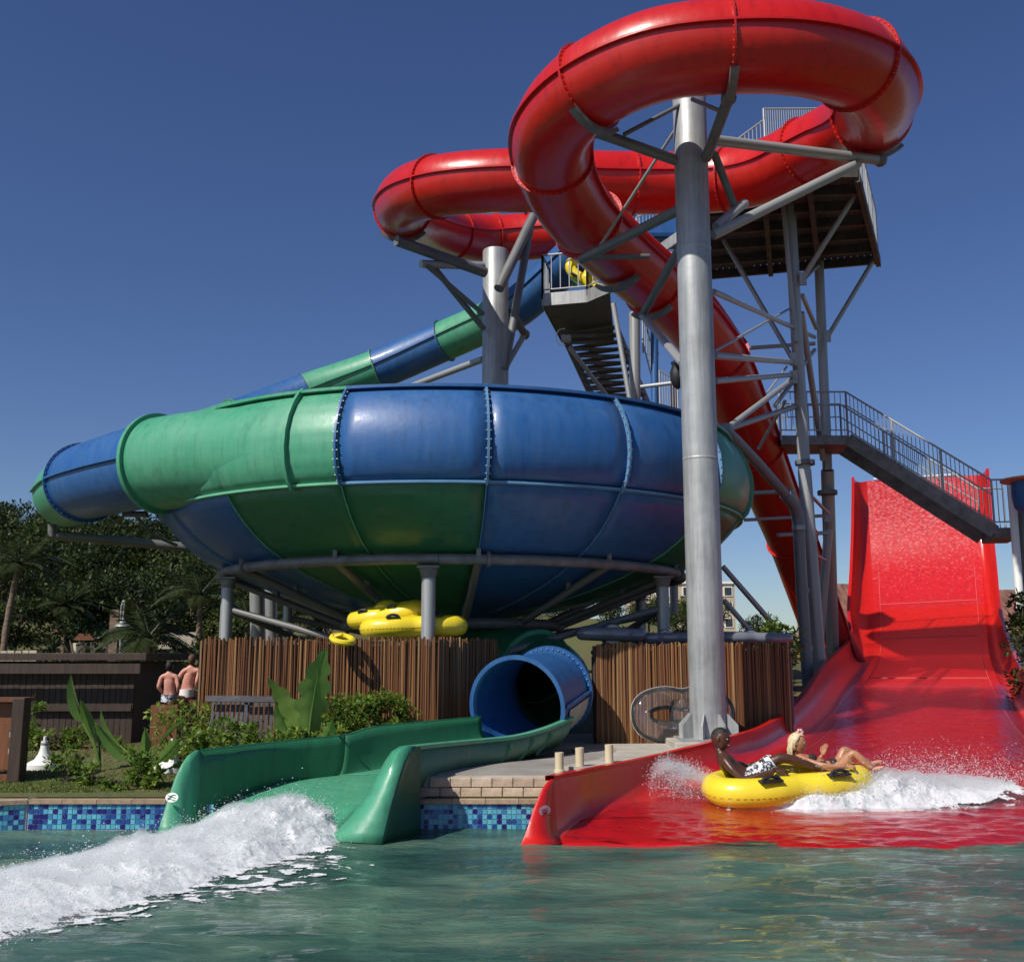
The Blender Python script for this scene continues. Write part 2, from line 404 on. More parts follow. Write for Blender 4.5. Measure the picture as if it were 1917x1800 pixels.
def pool_wall(name, a, b, label, ztop=.31, stone=.42, tiles=True, rng=None, depth=.34, extra=.25):
    a, b = V(a), V(b); d = (b - a).normalized(); nrm = V((d.y, -d.x, 0)); L = (b - a).length
    t = empty(name, a, label, 'pool wall')
    MB().beam(V((a.x, a.y, -.45)) - nrm * .12 - nrm * 0, V((b.x, b.y, -.45)) - nrm * .12, .24, 1.45).build('wall_core', M['grout'], t, smooth=False)
    n = max(1, int(round(L / stone))); w = L / n
    me = coping_stone_mesh(w - .008, depth, .05)
    ang = math.atan2(d.y, d.x)
    for i in range(n):
        p = a + d * w * (i + .5) - nrm * (depth / 2 - .03)
        o = inst('coping_stone', me, t, (p.x, p.y, ztop), (0, 0, ang + random.uniform(-.004, .004)))
    return t
# bring wall core top just under the coping
def pool_wall_core_fix(t, top): pass
wl_a, wl_b = V((CX, WY, 0)), V((-3.48, WY, 0))
def wall(name, a, b, label, vis, ztop=.285):
    d = (b - a).normalized(); nrm = V((d.y, -d.x, 0)); L = (b - a).length
    t = empty(name, a, label, 'pool wall')
    c = (a + b) / 2 - nrm * .13
    MB().box((c.x, c.y, (ztop - .8) / 2), (L, .26, ztop + .8), Matrix.Rotation(math.atan2(d.y, d.x), 3, 'Z')).build('wall_core', M['grout'], t, smooth=False)
    n = max(1, int(round(L / .42))); w = L / n; depth = .36
    me = coping_stone_mesh(w - .006, depth, .045)
    for i in range(n):
        p = a + d * w * (i + .5) - nrm * (depth / 2 - .035)
        inst('coping_stone', me, t, (p.x, p.y, ztop + .0235), (0, 0, math.atan2(d.y, d.x) + random.uniform(-.004, .004)))
    for (s0, s1) in vis:
        tile_run(t, a + d * s0, a + d * s1, .01, ztop)
    return t
wall('pool_wall', wl_a, wl_b, 'tiled blue mosaic pool wall between the lawn and the green slide mouth', [(0.01, 2.1)])
wr_a, wr_b = V((-1.05, WY, 0)), V((.45, WY, 0))
wall('pool_wall', wr_a, wr_b, 'tiled blue mosaic pool wall under the cream bricks between the two slides', [(0.01, 1.30)])
wall('pool_wall', V((CX - 2.2, WY - .95, 0)), V((CX - .005, WY - .01, 0)), 'short shaded tiled pool wall at the far left corner of the pool', [(.02, 2.38)])

# brick ledge and deck
def brick_ledge():
    t = empty('brick_ledge', (-.95, WY + .16, .3), 'low cream painted brick ledge above the blue tiles between the slides', 'brick wall')
    MB().box((-.25, WY + .31, .42), (1.62, .20, .26)).build('mortar_core', M['concrete'], t, smooth=False)
    me_o = MB().box((0, 0, 0), (.232, .10, .104)).build('brick', M['brick'], smooth=False, bevel=.01); me = me_o.data
    # keep the bevel by baking it into the shared mesh
    dg = bpy.context.evaluated_depsgraph_get(); me2 = bpy.data.meshes.new_from_object(me_o.evaluated_get(dg)); bpy.data.objects.remove(me_o)
    for row in range(2):
        x = -1.05 + (0.12 if row % 2 else 0)
        while x < .28:
            inst('brick', me2, t, (x + .11, WY + .20 + random.uniform(-.005, .005), .385 + .111 * row), (random.uniform(-.01, .01), 0, random.uniform(-.012, .012)))
            x += .238
brick_ledge()
dk = [(GR(12.5), 12.5), (.55, 12.5)] + [(pl(y, SLIDE_EDGE) - .14, y) for y in (12.6, 12.9, 13.6, 14.4, 15.2, 16.0, 17.2, 18.6, 20.5)] + [(-1.25, 20.5), (-1.25, 15.9), (.9, 15.9), (.92, 15.2)] + [(GR(y) + .03, y) for y in (14.6, 14.0, 13.6, 13.0)]
n = len(dk); MB().add([(x, y, DECK) for x, y in dk] + [(x, y, -.3) for x, y in dk], [tuple(range(n))] + [(i, (i + 1) % n, n + (i + 1) % n, n + i) for i in range(n)]).build('deck', M['paving'], smooth=False, kind='structure')
for i, (x0, x1, y0, y1) in enumerate([(-1.25, -.05, 11.75, 14.9)]):
    pass
# sunlit concrete slab under the column
sl = MB()
pts = [V((pl(y, SLIDE_EDGE) - .15, y, 0)) for y in (12.55, 13.2, 14.0, 14.8, 15.6, 16.4)] + [V((1.5, 16.1, 0)), V((1.45, 14.8, 0)), V((1.1, 13.7, 0)), V((.62, 12.9, 0))]
n = len(pts); sl.add([(p.x, p.y, DECK + .05) for p in pts] + [(p.x, p.y, DECK - .1) for p in pts], [tuple(range(n))] + [(i, (i + 1) % n, n + (i + 1) % n, n + i) for i in range(n)])
sl.build('concrete_slab', M['concrete'], smooth=False, label='pale sunlit concrete slab under the big column beside the red slide', cat='slab')

# --- water
def build_water():
    m, nt, b = newmat('pool_water')
    n = _noise(nt, .55, 4, .6, sc=(.6, 1.5, 1)); n2 = _noise(nt, 2.6, 4, .65, sc=(.5, 1.6, 1))
    mx = nt.nodes.new('ShaderNodeMath'); mx.operation = 'MULTIPLY_ADD'; mx.inputs[1].default_value = .45
    nt.links.new(n2.outputs[0], mx.inputs[0]); nt.links.new(n.outputs[0], mx.inputs[2])
    r = _ramp(nt, mx.outputs[0], [(.46, (.016, .050, .042)), (.68, (.038, .094, .074)), (.90, (.105, .18, .13))])
    nt.links.new(r.outputs[0], b.inputs['Base Color'])
    b.inputs['Roughness'].default_value = .05; b.inputs['IOR'].default_value = 1.38
    n3 = _noise(nt, 8, 5, .62, sc=(.45, 1.5, 1)); _bump(nt, b, n3.outputs[0], .85, .06)
    ys = [-60, -30, -12, 0, 3, 5] + [6 + .03 * i for i in range(1, 204)]
    ys = [y for y in ys if y < WY + .02] + [WY + .02]
    xs = [-60, -30, -15, -10] + [-7.5 + .045 * i for i in range(0, 330)] + [8, 12, 20, 40, 60]
    global WH
    def h(x, y):
        if y < 5.5 or abs(x) > 7.4: return 0
        a = mn.noise(V((x * .8, y * 1.9, 0))) * .040 + mn.noise(V((x * 2.0 + 5 + y, y * 5.0, 3))) * .022 + mn.noise(V((x * 5 - y * 2, y * 12, 8))) * .006
        return a
    WH = h
    rows = [[V((x, y, h(x, y))) for x in xs] for y in ys]
    o = MB().grid(rows).build('pool_water', m, kind='structure')
build_water()

# ================================================================== RED TUBE SLIDE
def tube_slide(root, cps, joints, mats, k=8, n=40, seam=True, ringr=.055, part='tube_section', jl='joint_flange', bolts=44, seam_mats=None):
    """cps list of (Vector, r); joints control point indices; mats per section"""
    pts, rad = catmull(cps, k); fr = frames(pts)
    secs = list(zip(joints[:-1], joints[1:]))
    for si, (a, b) in enumerate(secs):
        i0, i1 = int(a * k), int(b * k); mat = mats[si % len(mats)]
        mb = MB(); rows = []
        for i in range(i0, i1 + 1):
            s_, u_ = fr[i]; r = rad[i]
            rows.append([pts[i] + s_ * math.cos(2 * math.pi * j / n) * r + u_ * math.sin(2 * math.pi * j / n) * r for j in range(n)])
        mb.grid(rows, True); o = mb.build(part, M[mat], root)
        if seam:
            sm = MB()
            for sg in (-1, 1):
                rr = []
                for i in range(i0, i1 + 1):
                    s_, u_ = fr[i]; r = rad[i]; c = pts[i] + s_ * sg * r
                    o_ = s_ * sg * .055
                    rr.append([c - s_ * sg * .02 + u_ * .018, c + o_ + u_ * .018, c + o_ - u_ * .018, c - s_ * sg * .02 - u_ * .018])
                sm.grid(rr, True)
            sm.build('seam_flange', M[(seam_mats or mats)[si % len(mats)]], root)
    for ji, j in enumerate(joints):
        i = min(int(j * k), len(pts) - 1); s_, u_ = fr[i]; t = u_.cross(s_).normalized(); r = rad[i]
        mb = MB()
        prof = [(r - .01, -.015), (r + ringr, -.015), (r + ringr, .015), (r - .01, .015)]
        nn = 48
        rows = [[pts[i] + (s_ * math.cos(2 * math.pi * q / nn) + u_ * math.sin(2 * math.pi * q / nn)) * pr + t * pz for q in range(nn)] for pr, pz in prof + prof[:1]]
        mb.grid(rows, True)
        ring = mb.build(jl, M[mats[min(ji, len(mats) - 1) % len(mats)]], root)
        bb = MB()
        for q in range(bolts):
            a = 2 * math.pi * q / bolts; c = pts[i] + (s_ * math.cos(a) + u_ * math.sin(a)) * (r + ringr * .55)
            bb.cyl(c - t * .030, c + t * .030, .010, n=5)
        bb.build('bolts', M['edge_red' if mats == ['red'] else 'galv'], ring, smooth=False, kind='stuff')
    return pts, rad, fr
RT = .655
A_ = [ # px, py, optical depth, joint?
 (1165, 420, 28.6, 1), (1050, 437, 29.3, 0), (928, 446, 29.4, 1), (850, 438, 28.4, 1), (790, 418, 26.9, 0), (754, 392, 25.0, 1), (768, 366, 23.7, 0), (815, 350, 22.7, 1),
 (890, 341, 22.2, 0), (985, 338, 22.0, 1), (1085, 341, 22.1, 0), (1185, 343, 22.3, 1), (1270, 343, 22.3, 0), (1358, 337, 22.0, 1), (1440, 318, 21.3, 0), (1508, 285, 20.5, 1),
 (1580, 248, 19.6, 0), (1632, 213, 18.2, 1), (1640, 170, 16.9, 0), (1603, 122, 15.9, 1), (1500, 92, 15.3, 0), (1362, 88, 15.2, 1), (1225, 106, 15.4, 0), (1105, 162, 16.0, 1),
 (1040, 232, 16.8, 0), (1034, 302, 17.7, 1), (1060, 365, 18.5, 0), (1102, 420, 19.2, 1), (1160, 474, 20.1, 0), (1225, 530, 21.1, 1), (1290, 590, 22.2, 0), (1345, 668, 23.4, 1),
 (1382, 755, 24.7, 0), (1415, 840, 26.0, 1), (1447, 925, 27.3, 0), (1483, 1010, 28.4, 1), (1516, 1100, 29.2, 0), (1548, 1185, 29.8, 1), (1585, 1262, 30.0, 1)]
red = empty('tube_slide', (9, 29, 0), 'long glossy red tube slide looping round both tall steel columns and dropping to the ground', 'tube slide')
cps = [(PC(a, b, c), RT) for a, b, c, j in A_]
jn = [i for i, a in enumerate(A_) if a[3]]
RP, RR, RF = tube_slide(red, cps, jn, ['red'])

# ================================================================== BOWL
BX, BY = PC(852, 1000, 20.7).x, 20.5
def BP(ang, r, z):   # ang 0 = towards the camera, positive to the right
    a = R(ang); return V((BX + r * math.sin(a), BY - r * math.cos(a), z))
bowl = empty('bowl_slide', (BX, BY, 2.4), 'giant blue and green bowl slide raised on steel legs behind the bamboo fence', 'bowl slide')
up_prof = [(5.50, 4.42), (5.62, 4.55), (5.70, 4.75), (5.73, 4.98), (5.71, 5.22), (5.64, 5.45), (5.53, 5.66), (5.40, 5.82), (5.30, 5.90)]
lo_prof = [(5.50, 4.42), (5.44, 4.25), (5.32, 4.08), (5.12, 3.92), (4.85, 3.78), (4.5, 3.66), (4.0, 3.52), (3.3, 3.32), (2.5, 3.10), (1.7, 2.88), (1.0, 2.72), (.8, 2.6)]
lo_prof = [(5.50, 4.42), (5.36, 4.24), (5.16, 4.03), (4.93, 3.84), (4.66, 3.66), (4.3, 3.48), (3.8, 3.28), (3.2, 3.09), (2.5, 2.91), (1.7, 2.76), (1.0, 2.65), (.8, 2.56)]
SEAM0 = 7.9
STEP = 22.5
upc = {0: 'blue', 1: 'blue', 2: 'green', 3: 'green', 4: 'blue', 5: 'blue', 6: 'green', 7: 'blue', -1: 'blue', -2: 'green', -3: 'green', -4: 'blue', -5: 'green', -6: 'blue', -7: 'green', -8: 'blue'}
loc_ = {0: 'blue', 1: 'blue', 2: 'green_dark', 3: 'green_dark', 4: 'blue', 5: 'blue', 6: 'green_dark', 7: 'blue', -1: 'green_dark', -2: 'green_dark', -3: 'blue', -4: 'blue', -5: 'green_dark', -6: 'blue', -7: 'green_dark', -8: 'blue'}  # lower green panels: same gelcoat, underside shade painted in as a darker green
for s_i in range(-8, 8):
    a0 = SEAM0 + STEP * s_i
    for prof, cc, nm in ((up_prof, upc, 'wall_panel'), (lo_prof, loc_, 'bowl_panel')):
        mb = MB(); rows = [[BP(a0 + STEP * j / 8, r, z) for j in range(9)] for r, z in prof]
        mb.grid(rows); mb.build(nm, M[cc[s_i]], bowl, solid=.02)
    # radial seam flanges between panels
    if s_i != -2:      # the inlet transition covers this joint
        mb = MB()
        for prof in (up_prof,):
            rr = []
            for i, (r, z) in enumerate(prof):
                p0 = prof[max(i - 1, 0)]; p1 = prof[min(i + 1, len(prof) - 1)]
                tr, tz = p1[0] - p0[0], p1[1] - p0[1]; L = math.hypot(tr, tz); nr, nz = tz / L, -tr / L
                w = .075
                rr.append([BP(a0 - .16, r, z), BP(a0 - .16, r + nr * w, z + nz * w), BP(a0 + .16, r + nr * w, z + nz * w), BP(a0 + .16, r, z)])
            mb.grid(rr, True)
        mb.build('seam_flange', M['edge_blue' if s_i in (0, 1, 2) else upc[s_i]], bowl)  # paler colour paints in the sunlit edges of the front flanges
        bb = MB()
        for i in range(14):
            t = (i + .5) / 14 * (len(up_prof) - 1); q = int(t); f = t - q
            r = lerp(up_prof[q][0], up_prof[q + 1][0], f) + .06; z = lerp(up_prof[q][1], up_prof[q + 1][1], f)
            bb.cyl(BP(a0 - .42, r, z), BP(a0 + .42, r, z), .010, n=5)
        bb.build('bolts', M['galv'], bowl, smooth=False, kind='stuff')
    mb = MB()
    rr = []
    for i, (r, z) in enumerate(lo_prof[:-2]):
        rr.append([BP(a0 - .07, r, z), BP(a0 - .07, r + .02, z - .024), BP(a0 + .07, r + .02, z - .024), BP(a0 + .07, r, z)])
    mb.grid(rr, True); mb.build('lower_seam', M['edge_green' if 'green' in loc_[s_i] else 'edge_blue'], bowl)
    # equator flange and rim flange, one per panel
    for nm, prof, mt in (('equator_flange', [(5.49, 4.435), (5.575, 4.445), (5.575, 4.41), (5.49, 4.40)], 'edge_' + ('green' if upc[s_i] == 'green' else 'blue')),
                         ('rim_flange', [(5.27, 5.91), (5.44, 5.93), (5.44, 5.885), (5.29, 5.87)], upc[s_i])):
        mb = MB(); rows = [[BP(a0 + STEP * j / 8, r, z) for j in range(9)] for r, z in prof + prof[:1]]
        mb.grid(rows); mb.build(nm, M[mt], bowl)
# inlet transition: green tube melting into the wall band
inl = [(PC(300, 868, 17.9), .80), (BP(-52, 5.38, 5.17), .80), (BP(-45, 5.17, 5.16), .80), (BP(-38, 5.05, 5.15), .79), (BP(-30, 4.99, 5.14), .78), (BP(-22, 4.96, 5.14), .77), (BP(-14.25, 4.96, 5.14), .76)]
ip, ir = catmull(inl, 6); fr = frames(ip)
def prof_at(t):
    q = t * (len(up_prof) - 1); i = min(int(q), len(up_prof) - 2); f = q - i
    return lerp(up_prof[i][0], up_prof[i + 1][0], f), lerp(up_prof[i][1], up_prof[i + 1][1], f)
rows = []
for i, (p, r, f) in enumerate(zip(ip, ir, fr)):
    ang = math.degrees(math.atan2(p.x - BX, BY - p.y)); w = min(1, max(0, (i - 7) / 25)); w = w * w * (3 - 2 * w)
    out = f[0] if f[0].dot(V((p.x - BX, p.y - BY, 0))) > 0 else -f[0]; row = []
    for j in range(48):
        a = -math.pi / 2 + 2 * math.pi * j / 48; c = p + out * math.cos(a) * r + f[1] * math.sin(a) * r
        t = (a + math.pi / 2) / math.pi
        if t <= 1:
            pr, pz = prof_at(t); b_ = BP(ang, pr + .014, pz)
        else:
            pr, pz = prof_at(2 - t); b_ = BP(ang, 5.0 - (t - 1) * (2 - t) * 2.4 + (pr - 5.3) * .3, pz)
        row.append(c.lerp(b_, w))
    rows.append(row)
MB().grid(rows, True).build('inlet_transition', M['green'], bowl)
def ring_at(root, p, t, r, w, th, mat, name='joint_flange'):
    t = t.normalized(); s_ = t.cross(V((0, 0, 1))).normalized(); u_ = s_.cross(t); nn = 48
    prof = [(r - .01, -th), (r + w, -th), (r + w, th), (r - .01, th), (r - .01, -th)]
    rows = [[p + (s_ * math.cos(2 * math.pi * q / nn) + u_ * math.sin(2 * math.pi * q / nn)) * pr + t * pz for q in range(nn)] for pr, pz in prof]
    return MB().grid(rows, True).build(name, M[mat], root)
ring_at(bowl, ip[0], ip[1] - ip[0], .80, .07, .04, 'green')
rr = []
for (r, z), (p0, p1) in zip(up_prof, [(up_prof[max(i - 1, 0)], up_prof[min(i + 1, 8)]) for i in range(9)]):
    tr, tz = p1[0] - p0[0], p1[1] - p0[1]; L = math.hypot(tr, tz); nr, nz = tz / L, -tr / L
    rr.append([BP(-23.2, r, z), BP(-23.2, r + nr * .10, z + nz * .10), BP(-22.7, r + nr * .10, z + nz * .10), BP(-22.7, r, z)])
MB().grid(rr, True).build('seam_flange', M['green'], bowl)

# feed tube from the tower down to the bowl
F_ = [(1085, 470, 28.3, .55, 1), (985, 562, 29.4, .575, 0), (935, 592, 29.9, .58, 1), (832, 638, 30.8, .59, 1), (706, 692, 31.2, .60, 1), (575, 738, 31.0, .62, 1), (440, 790, 30.0, .64, 1),
      (300, 838, 27.8, .65, 0), (190, 880, 25.2, .66, 1), (133, 918, 22.6, .67, 0), (132, 922, 20.9, .68, 0), (160, 903, 19.6, .70, 1), (225, 884, 18.6, .72, 0), (298, 868, 17.95, .74, 1)]
feed = bowl
tube_slide(feed, [(PC(a, b, c), r) for a, b, c, r, j in F_], [i for i, a in enumerate(F_) if a[4]], ['blue', 'green', 'blue', 'green', 'blue', 'green', 'green', 'blue'], k=8, n=32, part='feed_tube_section', ringr=.06)

# support frame of the bowl
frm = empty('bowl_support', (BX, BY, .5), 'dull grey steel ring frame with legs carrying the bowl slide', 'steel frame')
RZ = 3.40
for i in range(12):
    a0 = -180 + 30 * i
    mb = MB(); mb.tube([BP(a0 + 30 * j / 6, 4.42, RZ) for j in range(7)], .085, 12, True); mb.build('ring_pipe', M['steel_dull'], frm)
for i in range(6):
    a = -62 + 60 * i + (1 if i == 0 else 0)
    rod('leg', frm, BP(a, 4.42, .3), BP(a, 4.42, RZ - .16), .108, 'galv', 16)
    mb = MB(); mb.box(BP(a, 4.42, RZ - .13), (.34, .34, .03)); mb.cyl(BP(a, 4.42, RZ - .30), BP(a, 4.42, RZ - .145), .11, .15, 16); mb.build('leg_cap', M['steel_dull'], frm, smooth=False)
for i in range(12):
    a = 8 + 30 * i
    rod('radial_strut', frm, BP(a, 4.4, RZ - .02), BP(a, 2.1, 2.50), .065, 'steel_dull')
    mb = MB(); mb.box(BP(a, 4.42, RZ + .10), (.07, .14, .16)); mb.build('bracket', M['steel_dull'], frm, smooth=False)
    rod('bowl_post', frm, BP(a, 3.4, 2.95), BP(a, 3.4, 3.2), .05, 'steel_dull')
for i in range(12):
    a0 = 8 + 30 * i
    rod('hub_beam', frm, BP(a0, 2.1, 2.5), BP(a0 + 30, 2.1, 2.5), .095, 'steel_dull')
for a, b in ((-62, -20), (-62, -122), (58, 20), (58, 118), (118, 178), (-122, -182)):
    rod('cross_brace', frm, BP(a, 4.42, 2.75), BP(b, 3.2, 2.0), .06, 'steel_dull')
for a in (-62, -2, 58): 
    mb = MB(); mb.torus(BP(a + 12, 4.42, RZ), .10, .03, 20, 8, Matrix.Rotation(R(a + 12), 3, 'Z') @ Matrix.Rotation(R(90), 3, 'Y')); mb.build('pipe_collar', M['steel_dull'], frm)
# drain and housing under the bowl
mb = MB(); mb.lathe((BX, BY, 0), [(.82, 2.62), (.8, 1.9), (1.0, 1.7), (.9, 1.3)], 24); mb.build('drain_drum', M['green_dark'], frm)
# arm that carries the feed tube bend at the left
arm = empty('tube_support', PC(110, 1000, 21.5), 'dark steel arm holding the leftmost bend of the blue and green tube', 'steel frame')
rod('arm', arm, PC(90, 1000, 21.6), PC(350, 1024, 22.5), .10, 'steel_dull')
rod('upright', arm, PC(98, 1003, 21.6), PC(98, 980, 21.6), .09, 'steel_dull')
rod('brace', arm, PC(205, 985, 20.2), PC(246, 955, 20.0), .035, 'steel_dull')
rod('brace', arm, PC(246, 955, 20.0), PC(285, 1000, 20.8), .035, 'steel_dull')
rod('brace', arm, PC(285, 1000, 20.8), PC(330, 1020, 21.8), .035, 'steel_dull')
rod('brace', arm, PC(230, 962, 19.6), PC(275, 962, 19.6), .06, 'steel_dull')
rod('post', arm, PC(480, 1040, 23.6), PC(484, 1240, 23.6), .17, 'galv', 16)
rod('post', arm, PC(506, 1080, 25.6), PC(509, 1240, 25.6), .15, 'galv', 16)
# ================================================================== BIG COLUMNS
def column(label, px, pytop, y, r, zb, name='steel_column', pybase=1320):
    b = PY(px, pybase, y); top = PY(px, pytop, y)
    x = b.x
    # find height from the top row at that depth
    t = empty(name, (x, y, zb), label, 'steel column')
    mb = MB()
    z1 = top.z; zs = [zb, zb + 1.5, zb + 4.2, zb + 7, z1 - .02, z1]
    mb.lathe((x, y, 0), [(r, z) for z in zs[:-1]] + [(r - .01, z1), (r * .55, z1 + .03), (0.001, z1 + .04)], 40)
    mb.build('shaft', M['galv'], t)
    wl_ = MB()
    for z in (zb + 4.2, zb + 7.6):
        wl_.lathe((x, y, 0), [(r, z - .02), (r + .006, z - .008), (r + .006, z + .008), (r, z + .02)], 40)
    wl_.build('weld_bead', M['galv'], t)
    return t, x, z1
c1, c1x, c1z = column('tallest galvanised steel column rising in front of the bowl into the upper red loop', 1325, 172, 15.72, .268, DECK + .12)
mb = MB(); mb.box((c1x, 15.72, DECK + .055), (1.15, 1.05, .17)); mb.build('plinth', M['concrete'], c1, smooth=False, bevel=.02)
mb = MB(); mb.box((c1x, 15.72, DECK + .155), (.92, .92, .03)); mb.build('base_plate', M['galv'], c1, smooth=False)
for i in range(8):
    a = R(22.5 + 45 * i); d = V((math.cos(a), math.sin(a), 0)); pz = V((0, 0, 1)); sd2 = d.cross(pz)
    c = V((c1x, 15.72, 0)); th = .012
    prof = [(.26, .17), (.44, .17), (.44, .36), (.29, .52), (.26, .52)]
    vs = [c + d * q + V((0, 0, DECK + z)) + sd2 * s for s in (-th, th) for q, z in prof]; m_ = len(prof)
    MB().add(vs, [tuple(range(m_)), tuple(range(2 * m_ - 1, m_ - 1, -1))] + [(i2, (i2 + 1) % m_, m_ + (i2 + 1) % m_, m_ + i2) for i2 in range(m_)]).build('base_rib', M['galv'], c1, smooth=False)
def on1(px, py): return PY(px, py, 15.6)
def nearest_red(px, py, lo=0, hi=10**9):
    return None
def mem(root, a, b, r, mat='steel_dull', nm='arm'): return rod(nm, root, a, b, r, mat, 14)
def saddle(root, p, t, r=RT, span=50, mat='steel_dull'):
    """curved cradle plate under a tube section centred at p with tangent t"""
    t = t.normalized(); s_ = t.cross(V((0, 0, 1))).normalized(); u_ = s_.cross(t); rr = []
    for k in range(13):
        a = R(-90 - span + 2 * span * k / 12); d = s_ * math.cos(a) + u_ * math.sin(a)
        rr.append([p + d * (r + .065) - t * .06, p + d * (r + .065) + t * .06, p + d * (r + .14) + t * .06, p + d * (r + .14) - t * .06])
    return MB().grid(rr, True).build('cradle', M[mat], root, smooth=False)
def redcp(i): k = i * 8; return RP[k], (RP[min(k + 1, len(RP) - 1)] - RP[k - 1])
# arms of column 1
hub = PY(1300, 292, 15.7)
e_front = PC(1364, 184, 15.3); mem(c1, PY(1322, 296, 15.5), e_front, .085)
e_left = PC(1112, 246, 16.4); mem(c1, PY(1276, 304, 15.7), e_left, .085)
e_right = PC(1648, 300, 18.2); mem(c1, PY(1332, 262, 15.8), e_right, .088, 'galv')
mem(c1, PC(1606, 306, 18.0), PY(1335, 440, 15.85), .082, 'galv')
mem(c1, PY(1336, 285, 15.8), PC(1378, 394, 17.3), .065)
mem(c1, PY(1340, 425, 15.9), PC(1395, 380, 17.4), .075, 'galv')
mem(c1, PY(1286, 190, 15.6), PC(1168, 252, 16.4), .035, nm='tie_rod')
mem(c1, PC(1296, 186, 16.2), PC(1352, 210, 15.6), .035, 'galv', nm='tie_rod')
mem(c1, PY(1274, 228, 15.8), PC(1122, 462, 18.6), .028, 'galv', nm='tie_rod')
mem(c1, PY(1272, 392, 15.9), PC(1088, 486, 18.5), .085)
mem(c1, PY(1278, 455, 15.9), PC(1203, 590, 19.9), .075)
mem(c1, PC(1203, 590, 19.9), PY(1278, 680, 15.95), .07, 'galv')
mem(c1, PC(1215, 480, 19.0), PC(1105, 482, 18.7), .05)
p, t = redcp(21); saddle(c1, p, t, span=38); p, t = redcp(23); saddle(c1, p, t, span=40)
p, t = redcp(17); saddle(c1, p, t, span=42); p, t = redcp(28); saddle(c1, p, t, span=38); p, t = redcp(29); saddle(c1, p, t, span=36)
for q in (e_front, e_left, e_right):
    MB().blob(q, .12, 2).build('arm_end', M['steel_dull'], c1)
mb = MB(); mb.cyl(PC(1364, 186, 15.35), PC(1362, 160, 15.25), .05); mb.build('clamp', M['galv'], c1)
mb = MB(); g = PY(1276, 685, 15.75); mb.box(g, (.06, .03, .35)); mb.build('gusset', M['galv'], c1, smooth=False)

c2, c2x, c2z = column('shorter galvanised steel column standing behind the bowl inside the left red loop', 927, 470, 25.7, .335, .5, pybase=800)
def c2m(a, b, r, mat='steel_dull', nm='arm'): return mem(c2, a, b, r, mat, nm)
c2m(PC(1000, 402, 27.4), PC(934, 540, 25.8), .13); c2m(PC(992, 430, 27.2), PC(945, 690, 25.7), .10)
c2m(PC(908, 510, 25.9), PC(742, 450, 24.4), .13); c2m(PC(905, 498, 25.9), PC(788, 494, 24.9), .10, 'galv')
c2m(PC(800, 498, 24.9), PC(905, 588, 26.0), .06, nm='tie_rod'); c2m(PC(812, 500, 25.2), PC(906, 616, 26.3), .075)
c2m(PC(958, 582, 27.0), PC(982, 626, 28.0), .10); c2m(PC(982, 626, 28.0), PC(945, 690, 26.5), .075, 'galv')
c2m(PC(905, 672, 27.0), PC(772, 722, 30.4), .09, 'galv')
p, t = redcp(5); saddle(c2, p, t, span=45); p, t = redcp(2); saddle(c2, p, t, span=30)
MB().blob(PC(982, 626, 28.0), .15, 2).build('arm_end', M['steel_dull'], c2)

# ================================================================== STAIR TOWER
tw = empty('stair_tower', (7, 24, .5), 'galvanised stair tower with an overhanging rust stained platform behind the tallest column', 'stair tower')
ZT = 12.2
pf = [PZ(1300, 322, ZT), PZ(1604, 322, ZT), PZ(1644, 484, ZT), PZ(1285, 517, ZT)]
def slab(corners, th, name, mat, root, lip=0):
    n = len(corners); vs = [V((c.x, c.y, c.z)) for c in corners] + [V((c.x, c.y, c.z + th)) for c in corners]
    MB().add(vs, [tuple(range(n - 1, -1, -1)), tuple(range(n, 2 * n))] + [(i, (i + 1) % n, n + (i + 1) % n, n + i) for i in range(n)]).build(name, M[mat], root, smooth=False)
slab([c + V((0, 0, .14)) for c in pf], .05, 'deck_backing', 'plank_grey', tw)
# planks of the platform floor seen from below, laid across
A, B, C, D = pf
NPL = 30
for i in range(NPL):
    t0, t1 = i / NPL, (i + .93) / NPL
    q = [A.lerp(B, t0), A.lerp(B, t1), D.lerp(C, t1), D.lerp(C, t0)]
    slab([c + V((0, 0, .09 + random.uniform(-.008, .008))) for c in q], .03, 'floor_plank', 'plank_grey', tw)
for i in range(7):
    t = i / 6; a, b = A.lerp(D, t), B.lerp(C, t)
    mb = MB(); mb.beam(a + V((0, 0, -.03)), b + V((0, 0, -.03)), .10, .22); mb.build('floor_beam', M['rust_beam'], tw, smooth=False)
for a, b in ((A, D), (B, C), (A.lerp(B, .42), D.lerp(C, .45)), (A.lerp(B, .7), D.lerp(C, .7))):
    mb = MB(); mb.beam(a + V((0, 0, -.10)), b + V((0, 0, -.10)), .12, .26); mb.build('edge_beam', M['rust_beam'], tw, smooth=False)
def railing(root, pts, h, n_bal, mat='galv', mid=False, posts=None, r=.022, rb=.011, base=.10):
    """pts: list of foot points; balusters between rails"""
    segs = list(zip(pts, pts[1:])); tot = sum((b - a).length for a, b in segs)
    for a, b in segs:
        L = (b - a).length; n = max(2, int(n_bal * L / tot)); up = V((0, 0, 1))
        rod('handrail', root, a + up * h, b + up * h, r, mat, 8); rod('bottom_rail', root, a + up * base, b + up * base, r * .7, mat, 8)
        if mid: rod('mid_rail', root, a + up * h * .68, b + up * h * .68, r * .7, mat, 8)
        for i in range(n + 1):
            p = a.lerp(b, i / n); rod('baluster', root, p + up * base, p + up * h, rb, mat, 5)
        m = max(1, int(L / 1.3))
        for i in range(m + 1):
            p = a.lerp(b, i / m); rod('rail_post', root, p - up * .15, p + up * h, r * 1.15, mat, 8)
up1 = V((0, 0, .2))
nl = PZ(1438, 300, ZT)
